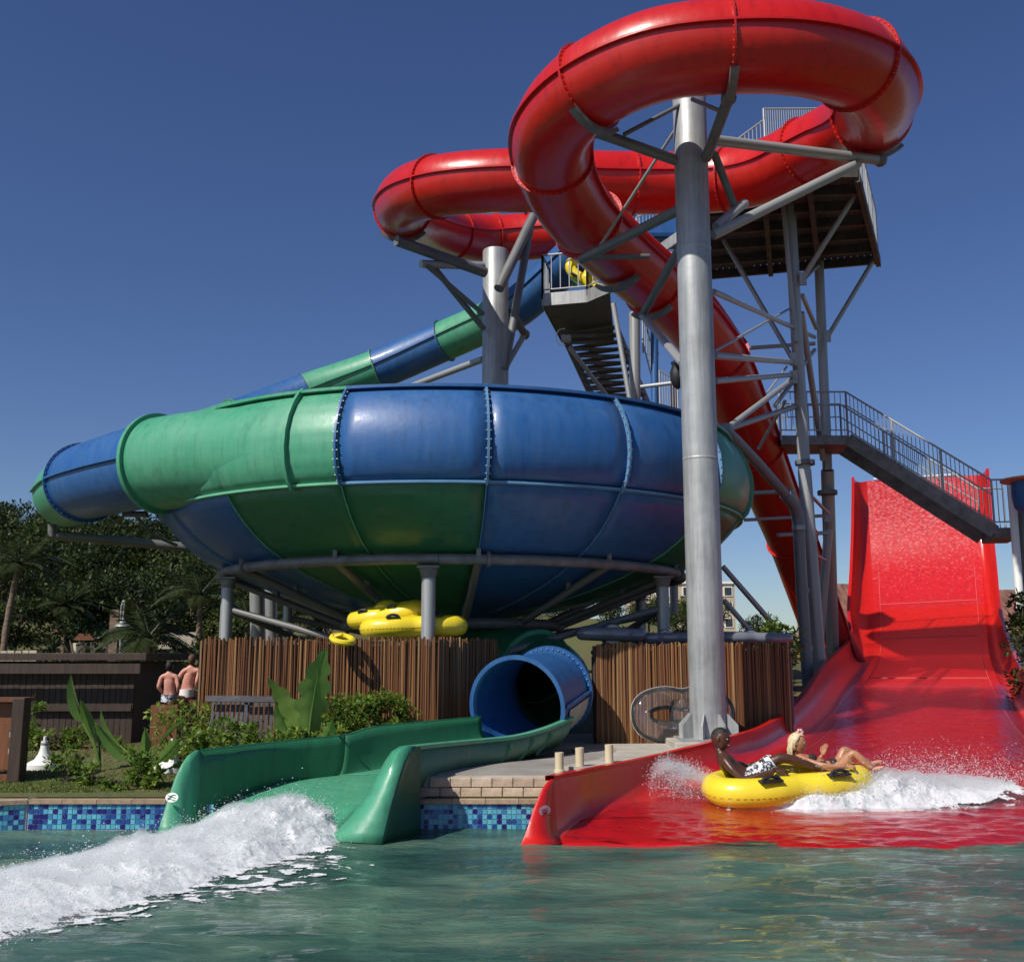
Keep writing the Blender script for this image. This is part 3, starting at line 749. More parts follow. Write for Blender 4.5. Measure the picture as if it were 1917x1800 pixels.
railing(tw, [V((A.x + 1.55, A.y + .02, ZT)) + up1, V((B.x - .0, B.y, ZT)) + up1], 1.28, 40)
railing(tw, [B + up1, C + up1], 1.15, 34)
railing(tw, [D + up1, C + up1], 1.1, 20)
# sloping rail up to the platform
a = PC(1376, 345, 22.6); b = PC(1434, 305, 22.0); railing(tw, [a, b], .98, 8)
# blue flumes' starting tubs seen between the rails
mb = MB(); mb.box(PC(1240, 428, 29), (1.6, 1.0, .9)); mb.build('start_tub', M['blue'], tw, smooth=False, bevel=.12)
# main columns
T1a, T1b = PC(1477, 385, 24.0), PC(1532, 1290, 22.8)
def tm(a, b, r, mat='galv', nm='brace'): return rod(nm, tw, a, b, r, mat, 12)
tm(PC(1478, 385, 24.3), PC(1506, 880, 23.3), .135, nm='tower_leg'); tm(PC(1506, 880, 23.3), PC(1538, 1300, 22.7), .15, nm='tower_leg')
tm(PC(1466, 383, 24.1), PC(1490, 640, 23.6), .055)
tm(PC(1533, 490, 27.3), PC(1549, 880, 26.3), .125, nm='tower_leg'); tm(PC(1549, 880, 26.3), PC(1561, 1290, 27.8), .165, nm='tower_leg')
tm(PC(1188, 585, 26), PC(1190, 1100, 25), .14, nm='tower_leg'); tm(PC(1148, 568, 25.8), PC(1181, 760, 25.3), .065)
tm(PC(1262, 700, 27), PC(1262, 1150, 26), .10, nm='tower_leg')
tm(PC(1551, 990, 26), PC(1530, 1250, 26), .11)
B_ = [(1502, 553, 24, 1528, 614, 26.5, .055), (1500, 585, 24, 1541, 860, 25.8, .075), (1600, 366, 23.5, 1502, 522, 23.9, .06), (1531, 496, 27, 1499, 530, 24, .05),
      (1636, 486, 27, 1550, 629, 26.6, .06), (1355, 450, 25.5, 1482, 669, 23.8, .055), (1336, 546, 16.9, 1525, 631, 26.6, .05), (1338, 657, 16.7, 1476, 579, 23.8, .025),
      (1336, 656, 25.6, 1525, 643, 26.4, .05), (1337, 665, 16.7, 1485, 678, 23.7, .062), (1338, 713, 16.6, 1485, 701, 23.7, .055), (1358, 804, 20, 1485, 709, 23.6, .062),
      (1358, 804, 20, 1488, 761, 23.5, .062), (1436, 735, 22.4, 1473, 686, 23.6, .022), (1450, 760, 22.6, 1484, 715, 23.6, .05), (1525, 655, 26.3, 1502, 685, 23.8, .05),
      (1415, 922, 25, 1487, 919, 23.2, .05), (1394, 973, 25, 1542, 965, 25.8, .042), (1457, 1001, 24.5, 1548, 997, 25.8, .05), (1516, 925, 23.2, 1551, 961, 25.8, .04),
      (1521, 1035, 23, 1545, 1048, 25.7, .035), (1353, 1060, 21, 1463, 1186, 21, .055), (1355, 1123, 19.5, 1418, 1196, 19.5, .05), (1200, 724, 25.5, 1272, 715, 25, .05),
      (1470, 750, 23, 1420, 840, 24, .04)]
for a, b, c, d, e, f, r in B_: tm(PC(a, b, c), PC(d, e, f), r)
for (px, py, zc, r) in ((1507, 866, 23.3, .15), (1549, 922, 26.2, .17)):
    c = PC(px, py, zc); MB().cyl(c - V((0, 0, .05)), c + V((0, 0, .05)), r * 1.45, n=20).build('bolted_flange', M['steel_dull'], tw)
for (px, py, zc) in ((1503, 522, 23.9), (1485, 672, 23.7), (1486, 706, 23.6), (1549, 629, 26.5), (1549, 965, 26.1)):
    MB().box(PC(px, py, zc - .1), (.16, .05, .30)).build('gusset', M['galv'], tw, smooth=False)
# landing and staircase on the right
zl = PY(1560, 822, 25.2).z
def stair(root, a0, a1, width, n, drop_mat='rust_beam', rails=True, baln=40, side=None, sides=(0, 1), mid=True, h=1.05):
    """a0 top foot, a1 bottom foot (near string line); width vector towards the far side"""
    d = a1 - a0
    for w in (V((0, 0, 0)), width):
        mb = MB(); mb.beam(a0 + w - V((0, 0, .12)), a1 + w - V((0, 0, .12)), .06, .30); mb.build('stringer', M['steel_dull'], root, smooth=False)
    for i in range(n):
        p = a0.lerp(a1, (i + .5) / n); c = p + width * .5
        hd = V((d.x, d.y, 0)).normalized()
        ang = math.atan2(hd.y, hd.x)
        mb = MB(); mb.box(c, (.27, width.length - .07, .035), Matrix.Rotation(ang, 3, 'Z')); mb.build('stair_tread', M[drop_mat], root, smooth=False)
    if rails:
        for s in sides: railing(root, [a0 + width * s, a1 + width * s], h, baln, mid=mid)
sA = V((PY(1588, 828, 24.6).x, 24.6, zl)); sB = PY(1862, 985, 23.0)
wd = V((.25, 1.25, 0))
stair(tw, sA, sB, wd, 14, baln=34)
L0 = V((PY(1462, 820, 24.6).x, 24.6, zl)); 
slab([L0 - V((0, 0, .25)), sA - V((0, 0, .25)), sA + wd - V((0, 0, .25)), L0 + wd - V((0, 0, .25))], .22, 'landing', 'steel_dull', tw)
railing(tw, [L0, sA], 1.05, 12, mid=True); railing(tw, [L0 + wd, sA + wd], 1.05, 12, mid=True)
sC = sB + V((.55, -.08, 0)); slab([sB - V((0, 0, .25)), sC - V((0, 0, .25)), sC + wd - V((0, 0, .25)), sB + wd - V((0, 0, .25))], .22, 'landing', 'steel_dull', tw)
railing(tw, [sB, sC], 1.05, 5); railing(tw, [sB + wd, sC + wd], 1.05, 5)
# left balcony with the stair flight below
zb_ = PY(1015, 572, 26).z
q = [PZ(1016, 573, zb_), PZ(1100, 566, zb_), PZ(1142, 548, zb_), PZ(1150, 640, zb_), PZ(1052, 640, zb_)]
slab(q, .04, 'balcony_floor', 'plank_grey', tw)
for a, b in ((q[0], q[1]), (q[1], q[2]), (q[0], q[4])):
    mb = MB(); mb.beam(a + V((0, 0, .17)), b + V((0, 0, .17)), .05, .34); mb.build('fascia', M['galv'], tw, smooth=False)
railing(tw, [q[4] + V((0, 0, .34)), q[0] + V((0, 0, .34)), q[1] + V((0, 0, .34)), q[2] + V((0, 0, .34))], 1.05, 26, r=.03, rb=.016)
s0 = q[0].lerp(q[4], .55); a0 = PC(1052, 612, 28.6); a1 = PC(1120, 760, 30.5)
w2 = V((1.55, 0.1, 0))
stair(tw, a0, a1, w2, 12, 'plank_grey', rails=False)
for i in range(12):      # risers make the flight read as steps from below
    c = a0.lerp(a1, (i + .9) / 12) + w2 * .5 + V((0, 0, -.05)); mb = MB(); mb.box(c, (w2.length - .05, .02, .10)); mb.build('stair_riser', M['steel_dull'], tw, smooth=False)
tm(PC(1066, 650, 27.5), PC(1142, 748, 28.5), .06)
MB().box(PC(1060, 634, 27.6), (.25, .2, .18)).build('floodlight', M['galv'], tw, smooth=False, bevel=.02)
# white cable loop
mb = MB(); cp = [(PC(x, y, 27.5), .012) for x, y in ((1058, 615), (1046, 618), (1041, 632), (1048, 646), (1058, 645))]; pp, _r = catmull(cp, 5); mb.tube(pp, .012, 5); mb.build('cable', M['white'], tw)
# small inner stair seen behind the column, blue riser pipe and speaker
railing(tw, [PC(1204, 650, 27), PC(1232, 760, 28)], 1.0, 8); railing(tw, [PC(1236, 762, 26), PC(1270, 782, 26)], .95, 7)
railing(tw, [PC(1192, 445, 27), PC(1268, 412, 26)], .0 + .55, 12)
mb = MB(); mb.beam(PC(1226, 474, 25), PC(1272, 442, 24.4), .06, .26); mb.build('stringer', M['galv'], tw, smooth=False)
# start of blue and green flume
mb = MB(); mb.add([PC(1052, 490, 28.2), PC(1085, 470, 28.2), PC(1085, 530, 28.2), PC(1075, 540, 28.2)], [(0, 1, 2, 3)]); mb.build('start_screen', M['green'], tw, smooth=False, solid=.05)

rp = empty('riser_pipe', PC(1225, 640, 27.4), 'thin blue vertical water pipe beside the tower stairs', 'pipe')
rod('pipe', rp, PC(1225, 620, 27.4), PC(1226, 790, 26.8), .10, 'blue'); rod('pipe_clip', rp, PC(1225, 660, 27.4), PC(1225, 664, 27.4), .125, 'galv')
spk = empty('loudspeaker', PC(1266, 690, 17.5), 'dark loudspeaker hanging left of the tallest column', 'loudspeaker')
mb = MB(); mb.lathe(PC(1269, 728, 17.5), [(.02, 0), (.07, .04), (.12, .14), (.13, .28), (.09, .40), (.11, .46), (.02, .5)], 16); mb.build('housing', M['black'], spk)
rod('bracket', spk, PC(1262, 678, 17.4), PC(1277, 676, 16.6), .012, 'galv')

# supply pipe with elbow
sp = empty('supply_pipe', PC(1495, 1290, 22), 'wide blue grey water pipe with an elbow running down beside the tower legs', 'pipe')
e = [(PC(1355, 800, 20.0), .10), (PC(1420, 868, 21.0), .10), (PC(1470, 925, 21.8), .10)]
mb = MB(); mb.tube([p for p, r in e], .105, 16); mb.build('sloping_pipe', M['pipe_grey'], sp)
cp = [(PC(1470, 925, 21.8), .12), (PC(1486, 945, 22.0), .12), (PC(1493, 966, 22.1), .12), (PC(1495, 986, 22.1), .12)]
pp, _r = catmull(cp, 5); mb = MB(); mb.tube(pp, .128, 16); mb.build('elbow', M['pipe_grey'], sp)
mb = MB(); mb.tube([PC(1495, 986, 22.1), PC(1502, 1120, 22.0), PC(1514, 1300, 21.9)], .122, 16); mb.build('downpipe', M['pipe_grey'], sp)
for yy in (988, 1105, 1213):
    c = PC(lerp(1495, 1514, (yy - 986) / 314), yy, 22.05); MB().cyl(c - V((0, 0, .05)), c + V((0, 0, .05)), .14, n=20).build('pipe_collar', M['galv' if yy < 1000 else 'pipe_grey'], sp)
# ================================================================== RED WALL SLIDE
def spl(points, k):
    p, _ = catmull([(V(q), 0) for q in points], k); return p
def bez(a, c, b, n):
    return [a * (1 - t) ** 2 + c * 2 * t * (1 - t) + b * t * t for t in [i / n for i in range(n + 1)]]
def section(TL, FL, FR, TR, N, k=10, nw=8, nf=16):
    """interpolate the four edge curves, return rows; each row = left wall curve, floor, right wall curve"""
    a, b, c, d, e = (spl(x, k) for x in (TL, FL, FR, TR, N)); rows = []
    for tl, fl, fr_, tr, nn in zip(a, b, c, d, e):
        nn = nn.normalized()
        cl = tl - nn * (tl - fl).dot(nn) * .97; cr = tr - nn * (tr - fr_).dot(nn) * .97
        rows.append((bez(tl, cl, fl, nw), [fl.lerp(fr_, i / nf) for i in range(nf + 1)], bez(fr_, cr, tr, nw)))
    return rows
Zu = V((0, 0, 1)); NW = V((-.32, -.93, .12))
RS = [ # TL(px,py,Y)  FL  FR  TR  normal
 ((1036, 1457, 10.95), (1052, 1579, 10.62), (2150, 1596, 10.35), (2260, 1470, 10.6), Zu),
 ((1092, 1445, 11.7), (1112, 1528, 11.6), (2120, 1530, 11.6), (2210, 1440, 11.8), Zu),
 ((1220, 1420, 12.9), (1246, 1490, 12.75), (2060, 1480, 12.8), (2140, 1405, 13.0), Zu),
 ((1358, 1385, 14.4), (1398, 1438, 14.3), (2000, 1430, 14.6), (2060, 1360, 14.9), Zu),
 ((1440, 1358, 16.0), (1490, 1398, 16.0), (1955, 1392, 16.4), (1990, 1330, 16.7), Zu),
 ((1500, 1311, 18.6), (1552, 1348, 18.8), (1912, 1345, 19.2), (1937, 1300, 19.2), Zu),
 ((1550, 1240, 22.6), (1600, 1284, 23.0), (1874, 1284, 23.0), (1908, 1250, 21.8), V((-.1, -.3, 1))),
 ((1594, 1194, 30.2), (1634, 1227, 31.0), (1852, 1224, 29.8), (1886, 1196, 28.4), V((-.2, -.5, .85))),
 ((1591, 1140, 34.2), (1636, 1160, 35.0), (1845, 1150, 33.7), (1869, 1140, 32.6), V((-.3, -.8, .5))),
 ((1595, 1070, 36.0), (1633, 1080, 36.8), (1838, 1070, 35.5), (1862, 1070, 34.5), NW),
 ((1598, 985, 36.8), (1628, 990, 37.6), (1831, 980, 36.3), (1854, 985, 35.3), NW),
 ((1599, 893, 37.1), (1623, 900, 37.9), (1820, 889, 36.6), (1846, 877, 35.6), NW)]
def build_red():
    root = empty('wall_slide', (6, 20, .3), 'wide open red slide with a tall upright wall fanning out into the pool', 'water slide')
    rows = section(*[[PN(*s[i]) for s in RS] for i in range(4)], [s[4] for s in RS], k=8)
    kk = 8
    for nm, idx, mat in (('side_wall', 0, 'red'), ('side_wall', 2, 'red')):
        for a, b in ((0, 7), (7, 11)):
            MB().grid([r[idx] for r in rows[a * kk:b * kk + 1]]).build(nm, M[mat], root)
            lip = MB()
            rr = []
            for r in rows[a * kk:b * kk + 1]:
                p = r[idx][0] if idx == 0 else r[idx][-1]; q = r[idx][1] if idx == 0 else r[idx][-2]
                n = (p - q).normalized(); o = V((-1, .1, 0)) if idx == 0 else V((1, -.1, 0))
                rr.append([p - n * .02, p - n * .02 + o * .09, p + n * .03 + o * .09, p + n * .03 - o * .01])
            lip.grid(rr, True).build('rolled_edge', M['red'], root)
    # floor sheets: run-out in three sheets, wall in panels with visible sealed joints
    for a, b in ((0, 3), (3, 5), (5, 7)):
        ex = [[p + V((0, -.07, -.06)) for p in rows[0][1]]] if a == 0 else []
        MB().grid(ex + [r[1] for r in rows[a * kk:b * kk + 1]]).build('floor_sheet', M['red_wet'], root)
    for a, b in ((7 * kk, 60), (60, 66), (66, 76), (76, 88)):
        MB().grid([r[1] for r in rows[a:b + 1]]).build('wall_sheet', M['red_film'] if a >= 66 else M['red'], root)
    for i in (50, 60, 67):
        mb = MB(); rr = rows[i][1]; nn = V((-.3, -.9, .3)).normalized()
        mb.tube([p + nn * .006 for p in rr[1:-1]], .010, 5); mb.build('sealed_joint', M['edge_red'], root)
    for j in (1, 15):
        mb = MB(); ps = [rows[i][1][j] + V((-.3, -.6, .6)).normalized() * .012 for i in range(26, 74)]
        mb.tube(ps, .007, 5); mb.build('sealed_joint', M['edge_red'], root)
    # white steel bar along the top of the wall
    r = rows[-1][1]; mb = MB(); mb.tube([p + V((0, -.03, .05)) for p in r[1:-2]], .035, 8); mb.build('top_bar', M['white'], root)
    # steel frame behind the wall
    for f in (.1, .5, .9):
        p = r[0].lerp(r[-1], f); rod('rear_post', root, V((p.x + .8, p.y + 1.5, .4)), p + V((.1, .3, -.3)), .09, 'galv')
    # flared end lip at the pool
    inner = [x for x in rows[0][0]]
    outer = [PN(1028, 1462, 10.85), PN(1018, 1474, 10.8), PN(1009, 1492, 10.75), PN(1001, 1512, 10.7), PN(994, 1533, 10.65), PN(988, 1552, 10.6), PN(982, 1568, 10.58), PN(977, 1580, 10.55), PN(975, 1590, 10.52)]
    MB().grid([inner, [a.lerp(b, .5) + V((0, -.02, .01)) for a, b in zip(inner, outer)], outer]).build('end_lip', M['red'], root, solid=.03)
    skirt = [p + V((.02, .10, 0)) for p in outer]
    MB().grid([outer, skirt, [p + V((.1, .5, 0)) for p in skirt]]).build('end_lip_return', M['red'], root, solid=.02)
    # oval white sticker
    c = outer[3].lerp(inner[3], .48) + V((0, -.035, .012)); nrm = (outer[3] - inner[3]).cross(outer[5] - outer[2]).normalized()
    if nrm.y > 0: nrm = -nrm
    oval_sticker(root, c, nrm, .088, .052, M['red'])
    # rippling water over the run-out floor
    ws = MB(); out = []
    fl = spl([PN(*s[1]) for s in RS[:7]], 30); fr_ = spl([PN(*s[2]) for s in RS[:7]], 30)
    for i, (a, b) in enumerate(zip(fl, fr_)):
        row = []
        for j in range(221):
            p = a.lerp(b, -.008 + 1.016 * j / 220); fade = pl(i, [(0, 1), (60, 1), (120, .35), (180, .15)])
            h = (mn.noise(V((p.x * 2.2, p.y * 4.6, 1))) * .022 + mn.noise(V((p.x * 6, p.y * 11, 4))) * .012) * fade
            row.append(V((p.x, p.y, p.z + .035 + h)))
        out.append(row)
    ws.grid(out); o = ws.build('water_sheet', M['film'], root)
    return root, rows
def oval_sticker(root, c, nrm, a, b, markmat):
    u = Zu.cross(nrm).normalized(); w = nrm.cross(u).normalized()
    n = 28; mb = MB(); vs = [c + nrm * .004] + [c + nrm * .004 + u * a * math.cos(2 * math.pi * i / n) + w * b * math.sin(2 * math.pi * i / n) for i in range(n)]
    mb.add(vs, [(0, i + 1, (i + 1) % n + 1) for i in range(n)]); s = mb.build('oval_sticker', M['white'], root, smooth=False)
    mk = MB()
    for k in range(3):     # a wave line, a curved line and a short bar: the worn emblem
        pts = [c + nrm * .007 + u * (a * .62 * x) + w * (b * (.38 - .42 * k) + b * .16 * math.sin(3.1 * x + k * 1.3)) for x in [i / 8 * 2 - 1 for i in range(9)]]
        mk.tube(pts, .0045, 4)
    mk.build('sticker_print', markmat, s, smooth=False)
def mat_film():
    m, nt, b = newmat('thin_running_water')
    out = nt.nodes['Material Output']; nt.nodes.remove(b)
    g = nt.nodes.new('ShaderNodeBsdfGlossy'); g.inputs['Roughness'].default_value = .06; g.inputs['Color'].default_value = (.9, .93, 1, 1)
    t = nt.nodes.new('ShaderNodeBsdfTransparent'); t.inputs['Color'].default_value = (.93, .95, .95, 1)
    f = nt.nodes.new('ShaderNodeFresnel'); f.inputs['IOR'].default_value = 1.33
    n3 = _noise(nt, 7, 4, .6, sc=(.5, 1.3, 1)); bp = nt.nodes.new('ShaderNodeBump'); bp.inputs['Strength'].default_value = .5; bp.inputs['Distance'].default_value = .03
    nt.links.new(n3.outputs[0], bp.inputs['Height']); nt.links.new(bp.outputs[0], g.inputs['Normal']); nt.links.new(bp.outputs[0], f.inputs['Normal'])
    mx = nt.nodes.new('ShaderNodeMixShader'); nt.links.new(f.outputs[0], mx.inputs[0]); nt.links.new(t.outputs[0], mx.inputs[1]); nt.links.new(g.outputs[0], mx.inputs[2])
    nt.links.new(mx.outputs[0], out.inputs[0]); return m
M['film'] = mat_film()
M['red_wet'] = mat_fiberglass('wet_red_gelcoat', (.50, .010, .014), (.55, .03, .04), rough=.22, coat=.6, wob=.1, weather=.1)
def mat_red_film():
    m = mat_fiberglass('wet_red_gelcoat_with_painted_glints', (.55, .012, .016), (.6, .05, .05), rough=.2, coat=1.0, wob=.1, weather=.15)
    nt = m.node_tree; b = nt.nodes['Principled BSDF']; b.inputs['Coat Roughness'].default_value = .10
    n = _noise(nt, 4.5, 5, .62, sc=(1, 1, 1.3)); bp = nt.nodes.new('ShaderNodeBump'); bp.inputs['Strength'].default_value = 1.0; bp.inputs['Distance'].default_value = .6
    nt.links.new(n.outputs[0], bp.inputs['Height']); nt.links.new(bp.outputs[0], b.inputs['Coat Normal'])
    # sun glints painted into the colour as pale flecks, thickest on the upper wall
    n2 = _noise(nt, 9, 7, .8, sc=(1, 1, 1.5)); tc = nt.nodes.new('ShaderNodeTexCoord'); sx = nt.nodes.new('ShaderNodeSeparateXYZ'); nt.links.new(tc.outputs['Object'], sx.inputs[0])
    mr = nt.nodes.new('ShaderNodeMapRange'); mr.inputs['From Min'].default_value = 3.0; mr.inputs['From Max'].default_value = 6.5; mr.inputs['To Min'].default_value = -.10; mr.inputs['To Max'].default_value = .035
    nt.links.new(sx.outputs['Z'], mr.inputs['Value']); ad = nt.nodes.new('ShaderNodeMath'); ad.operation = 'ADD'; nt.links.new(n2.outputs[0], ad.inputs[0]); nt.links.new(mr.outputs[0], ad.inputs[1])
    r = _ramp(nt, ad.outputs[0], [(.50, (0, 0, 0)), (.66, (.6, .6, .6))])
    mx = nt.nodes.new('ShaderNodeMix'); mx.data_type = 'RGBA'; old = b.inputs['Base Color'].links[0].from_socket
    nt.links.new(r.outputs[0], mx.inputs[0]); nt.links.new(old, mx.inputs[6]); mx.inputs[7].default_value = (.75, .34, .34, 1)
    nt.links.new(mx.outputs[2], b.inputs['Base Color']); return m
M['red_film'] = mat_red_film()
RROOT, RROWS = build_red()

# ================================================================== GREEN RUN-OUT SLIDE
GS = [((374, 1405, 11.40), (356, 1560, 11.10), (616, 1574, 10.78), (746, 1400, 10.95), Zu),
      ((430, 1399, 11.75), (404, 1512, 11.6), (672, 1516, 11.2), (790, 1395, 11.5), Zu),
      ((540, 1387, 12.45), (510, 1470, 12.35), (748, 1474, 12.0), (850, 1389, 12.3), Zu),
      ((646, 1376, 13.2), (630, 1453, 13.1), (820, 1446, 12.8), (905, 1384, 13.1), Zu),
      ((702, 1361, 13.75), (716, 1439, 13.7), (872, 1430, 13.4), (965, 1377, 13.75), Zu),
      ((800, 1351, 14.65), (815, 1412, 14.6), (930, 1406, 14.3), (1020, 1362, 14.5), Zu),
      ((900, 1342, 15.35), (912, 1385, 15.3), (985, 1388, 15.1), (1068, 1342, 15.2), Zu)]
def build_green():
    root = empty('green_slide', (-.6, 12, .3), 'dark green open slide run-out curving from the blue tube mouth into the pool', 'water slide')
    rows = section(*[[PN(*s[i]) for s in GS] for i in range(4)], [s[4] for s in GS], k=8)
    for idx, nm, mt in ((0, 'side_wall', 'green_dark'), (1, 'floor_sheet', 'green'), (2, 'side_wall', 'green_old')):  # left wall darker than the floor: its shade is put into the colour
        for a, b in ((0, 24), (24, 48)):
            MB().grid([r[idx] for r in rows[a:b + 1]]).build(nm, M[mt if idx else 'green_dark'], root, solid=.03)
    MB().grid([[p + V((-.05, -.08, -.1)) for p in rows[0][1]], rows[0][1]]).build('floor_nose', M['green'], root)
    for idx in (0, 2):
        rr = []
        for r in rows:
            p = r[idx][0] if idx == 0 else r[idx][-1]; o = V((-.5, .6, 0)).normalized() * (1 if idx == 0 else -1)
            w = .045 if idx == 0 else .085
            rr.append([p + V((0, 0, -.03)), p + o * w + V((0, 0, -.03)), p + o * w + V((0, 0, .012)), p - o * .01 + V((0, 0, .02))])
        MB().grid(rr, True).build('rolled_edge', M['green'], root)
    # left end lip
    inner = rows[0][0]
    outer = [PN(*q) for q in ((366, 1404, 11.35), (352, 1414, 11.28), (341, 1430, 11.22), (331, 1450, 11.18), (323, 1472, 11.13), (315, 1495, 11.1), (307, 1520, 11.05), (299, 1545, 11.02), (293, 1562, 11.0))]
    MB().grid([inner, [a.lerp(b, .5) + V((0, -.02, .01)) for a, b in zip(inner, outer)], outer]).build('end_lip', M['green'], root, solid=.03)
    c = outer[5].lerp(inner[5], .15) + V((.02, -.03, 0)); nrm = (outer[4] - inner[4]).cross(outer[6] - outer[3]).normalized()
    if nrm.y > 0: nrm = -nrm
    oval_sticker(root, PN(322, 1492, 11.03), V((-.25, -.95, .2)).normalized(), .078, .05, M['green_dark'])
    # right end lip: broad flared face
    inner = rows[0][2]
    innr = [PN(*q) for q in ((608, 1576, 10.72), (628, 1560, 10.74), (652, 1536, 10.77), (674, 1508, 10.8), (692, 1480, 10.83), (708, 1452, 10.86), (722, 1426, 10.9), (734, 1408, 10.93), (746, 1400, 10.95))]
    outr = [PN(*q) for q in ((714, 1580, 10.55), (719, 1560, 10.57), (725, 1536, 10.6), (732, 1508, 10.64), (740, 1480, 10.68), (748, 1452, 10.74), (757, 1426, 10.8), (766, 1408, 10.87), (780, 1398, 10.98))]
    mid = [a.lerp(b, .5) + V((0, -.05, .02)) for a, b in zip(innr, outr)]
    MB().grid([innr, mid, outr]).build('end_lip', M['green'], root, solid=.03)
    bot = [p + V((.10 + .03 * i / 8, .55, 0)) for i, p in enumerate(outr)]
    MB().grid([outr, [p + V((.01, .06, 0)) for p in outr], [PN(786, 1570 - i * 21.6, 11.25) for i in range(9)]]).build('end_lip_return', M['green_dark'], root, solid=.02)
    MB().grid([innr, inner]).build('lip_joint', M['green'], root, solid=.02)
    # skirt of the outer wall with ribs
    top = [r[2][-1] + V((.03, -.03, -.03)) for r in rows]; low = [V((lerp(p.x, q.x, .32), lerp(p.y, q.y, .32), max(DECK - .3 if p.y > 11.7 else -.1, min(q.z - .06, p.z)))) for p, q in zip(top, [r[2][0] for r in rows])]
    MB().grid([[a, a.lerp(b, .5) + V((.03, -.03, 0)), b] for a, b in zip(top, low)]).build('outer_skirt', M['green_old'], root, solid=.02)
    for i in (30, 36, 41):
        a, b = top[i], low[i]; MB().beam(a + V((.015, -.02, -.06)), b + V((.015, -.02, 0)), .035, .05).build('rib', M['green_dark'], root, smooth=False)
    # tube mouth
    mp = [(PC(968, 1322, 14.85), .68), (PC(1000, 1307, 15.5), .64), (PC(1030, 1292, 16.15), .60)]
    tp, tr_ = catmull(mp, 6)
    nn = 48
    f0 = frames(tp)
    rows2 = [[p + f[0] * math.cos(2 * math.pi * j / nn) * r + f[1] * math.sin(2 * math.pi * j / nn) * r for j in range(nn)] for p, r, f in zip(tp, tr_, f0)]
    MB().grid(rows2, True).build('exit_tube_section', M['blue'], root, solid=.035)
    half = [[p + (q - p) * 1.06 for q in rw[nn // 2:nn + 1]] + [] for p, rw in zip(tp[3:], rows2[3:])]
    MB().grid(half).build('tube_underside', M['concrete'], root)
    ring_at(root, tp[0] , tp[1] - tp[0], .68, .05, .03, 'blue', 'mouth_rim')
    ring_at(root, tp[-1], tp[-1] - tp[-2], .60, .09, .03, 'blue')
    bb = MB(); t = (tp[-1] - tp[-2]).normalized(); s_ = t.cross(Zu).normalized(); u_ = s_.cross(t)
    for rr_, off in ((.645, -.035), (.615, -.16)):
        for q in range(44):
            a = 2 * math.pi * q / 44; c = tp[-1] + (s_ * math.cos(a) + u_ * math.sin(a)) * rr_ + t * off; bb.blob(c, .017, 1)
    bb.build('bolts', M['edge_blue'], root, kind='stuff')
    for sg in (-1, 1):
        mb = MB(); rr = []
        for p, r, f in zip(tp, tr_, f0):
            c = p + f[0] * sg * r; o = f[0] * sg * .07; rr.append([c + V((0, 0, .02)), c + o + V((0, 0, .02)), c + o - V((0, 0, .02)), c - V((0, 0, .02))])
        mb.grid(rr, True).build('seam_flange', M['blue'], root)
    bk = [(PC(1030, 1292, 16.15), .60), (PC(1036, 1276, 16.9), .60), (PC(1016, 1256, 17.6), .60), (PC(978, 1240, 18.3), .60), (PC(925, 1232, 19.2), .62), (V((BX, BY, 1.7)), .7)]
    bp_, br = catmull(bk, 6); f1 = frames(bp_)
    MB().grid([[p + f[0] * math.cos(2 * math.pi * j / 32) * r + f[1] * math.sin(2 * math.pi * j / 32) * r for j in range(32)] for p, r, f in zip(bp_, br, f1)], True).build('rear_tube_section', M['green_dark'], root)
    ring_at(root, bp_[14], bp_[15] - bp_[13], .60, .07, .03, 'green')
    # concrete cradle under the tube
    zt = tp[4].z - .72
    if zt > DECK: MB().box((tp[4].x, tp[4].y, (DECK + zt) / 2 - .05), (.8, .4, zt - DECK + .1)).build('cradle', M['concrete'], root, smooth=False)
    return root
GROOT = build_green()

# ================================================================== BAMBOO FENCES
pm = MB().cyl((0, 0, 0), (0, 0, 1), 1, .92, n=7); po = pm.build('pole', M['bamboo']); POLE = po.data; bpy.data.objects.remove(po)
def fence(label, pts, ztop, z0, gap=.0215):
    t = empty('bamboo_fence', (pts[0].x, pts[0].y, z0), label, 'fence')
    for a, b in zip(pts, pts[1:]):
        d = b - a; L = d.length; n = int(L / gap); nrm = V((d.y, -d.x, 0)).normalized()
        for i in range(n):
            p = a.lerp(b, (i + .5) / n); r = random.uniform(.0105, .018); h = ztop - z0 + random.uniform(-.05, .02)
            inst('pole', POLE, t, (p.x, p.y + random.uniform(-.01, .01), z0), (random.uniform(-.012, .012), random.uniform(-.010, .010), random.uniform(0, 6)), (r, r, h))
        for hz in (.25, .5, .85):
            c = z0 + (ztop - z0) * hz; mb = MB(); mb.beam(V((a.x, a.y, c)) - nrm * .045, V((b.x, b.y, c)) - nrm * .045, .03, .06); mb.build('batten', M['dark_wood'], t, smooth=False)
        q = -nrm * .022
        mb = MB(); mb.beam(V((a.x, a.y, (z0 + ztop) / 2 - .05)) + q, V((b.x, b.y, (z0 + ztop) / 2 - .05)) + q, .008, ztop - z0 - .14); mb.build('backing_reed', M['dark_wood'], t, smooth=False)
        for e in (a, b): rod('fence_post', t, V((e.x, e.y, z0)) - nrm * .09, V((e.x, e.y, ztop - .05)) - nrm * .09, .04, 'dark_wood', 10)
    return t
fa, fb, fc = PN(372, 1300, 15.35), PN(820, 1300, 15.55), PN(931, 1300, 17.4)
fence('bamboo pole fence left of the blue tube mouth, below the yellow rafts', [V((p.x, p.y, 0)) for p in (fa, fb, fc)], 2.19, .42)
fd, fe = PN(1116, 1300, 16.75), PN(1482, 1300, 16.95)
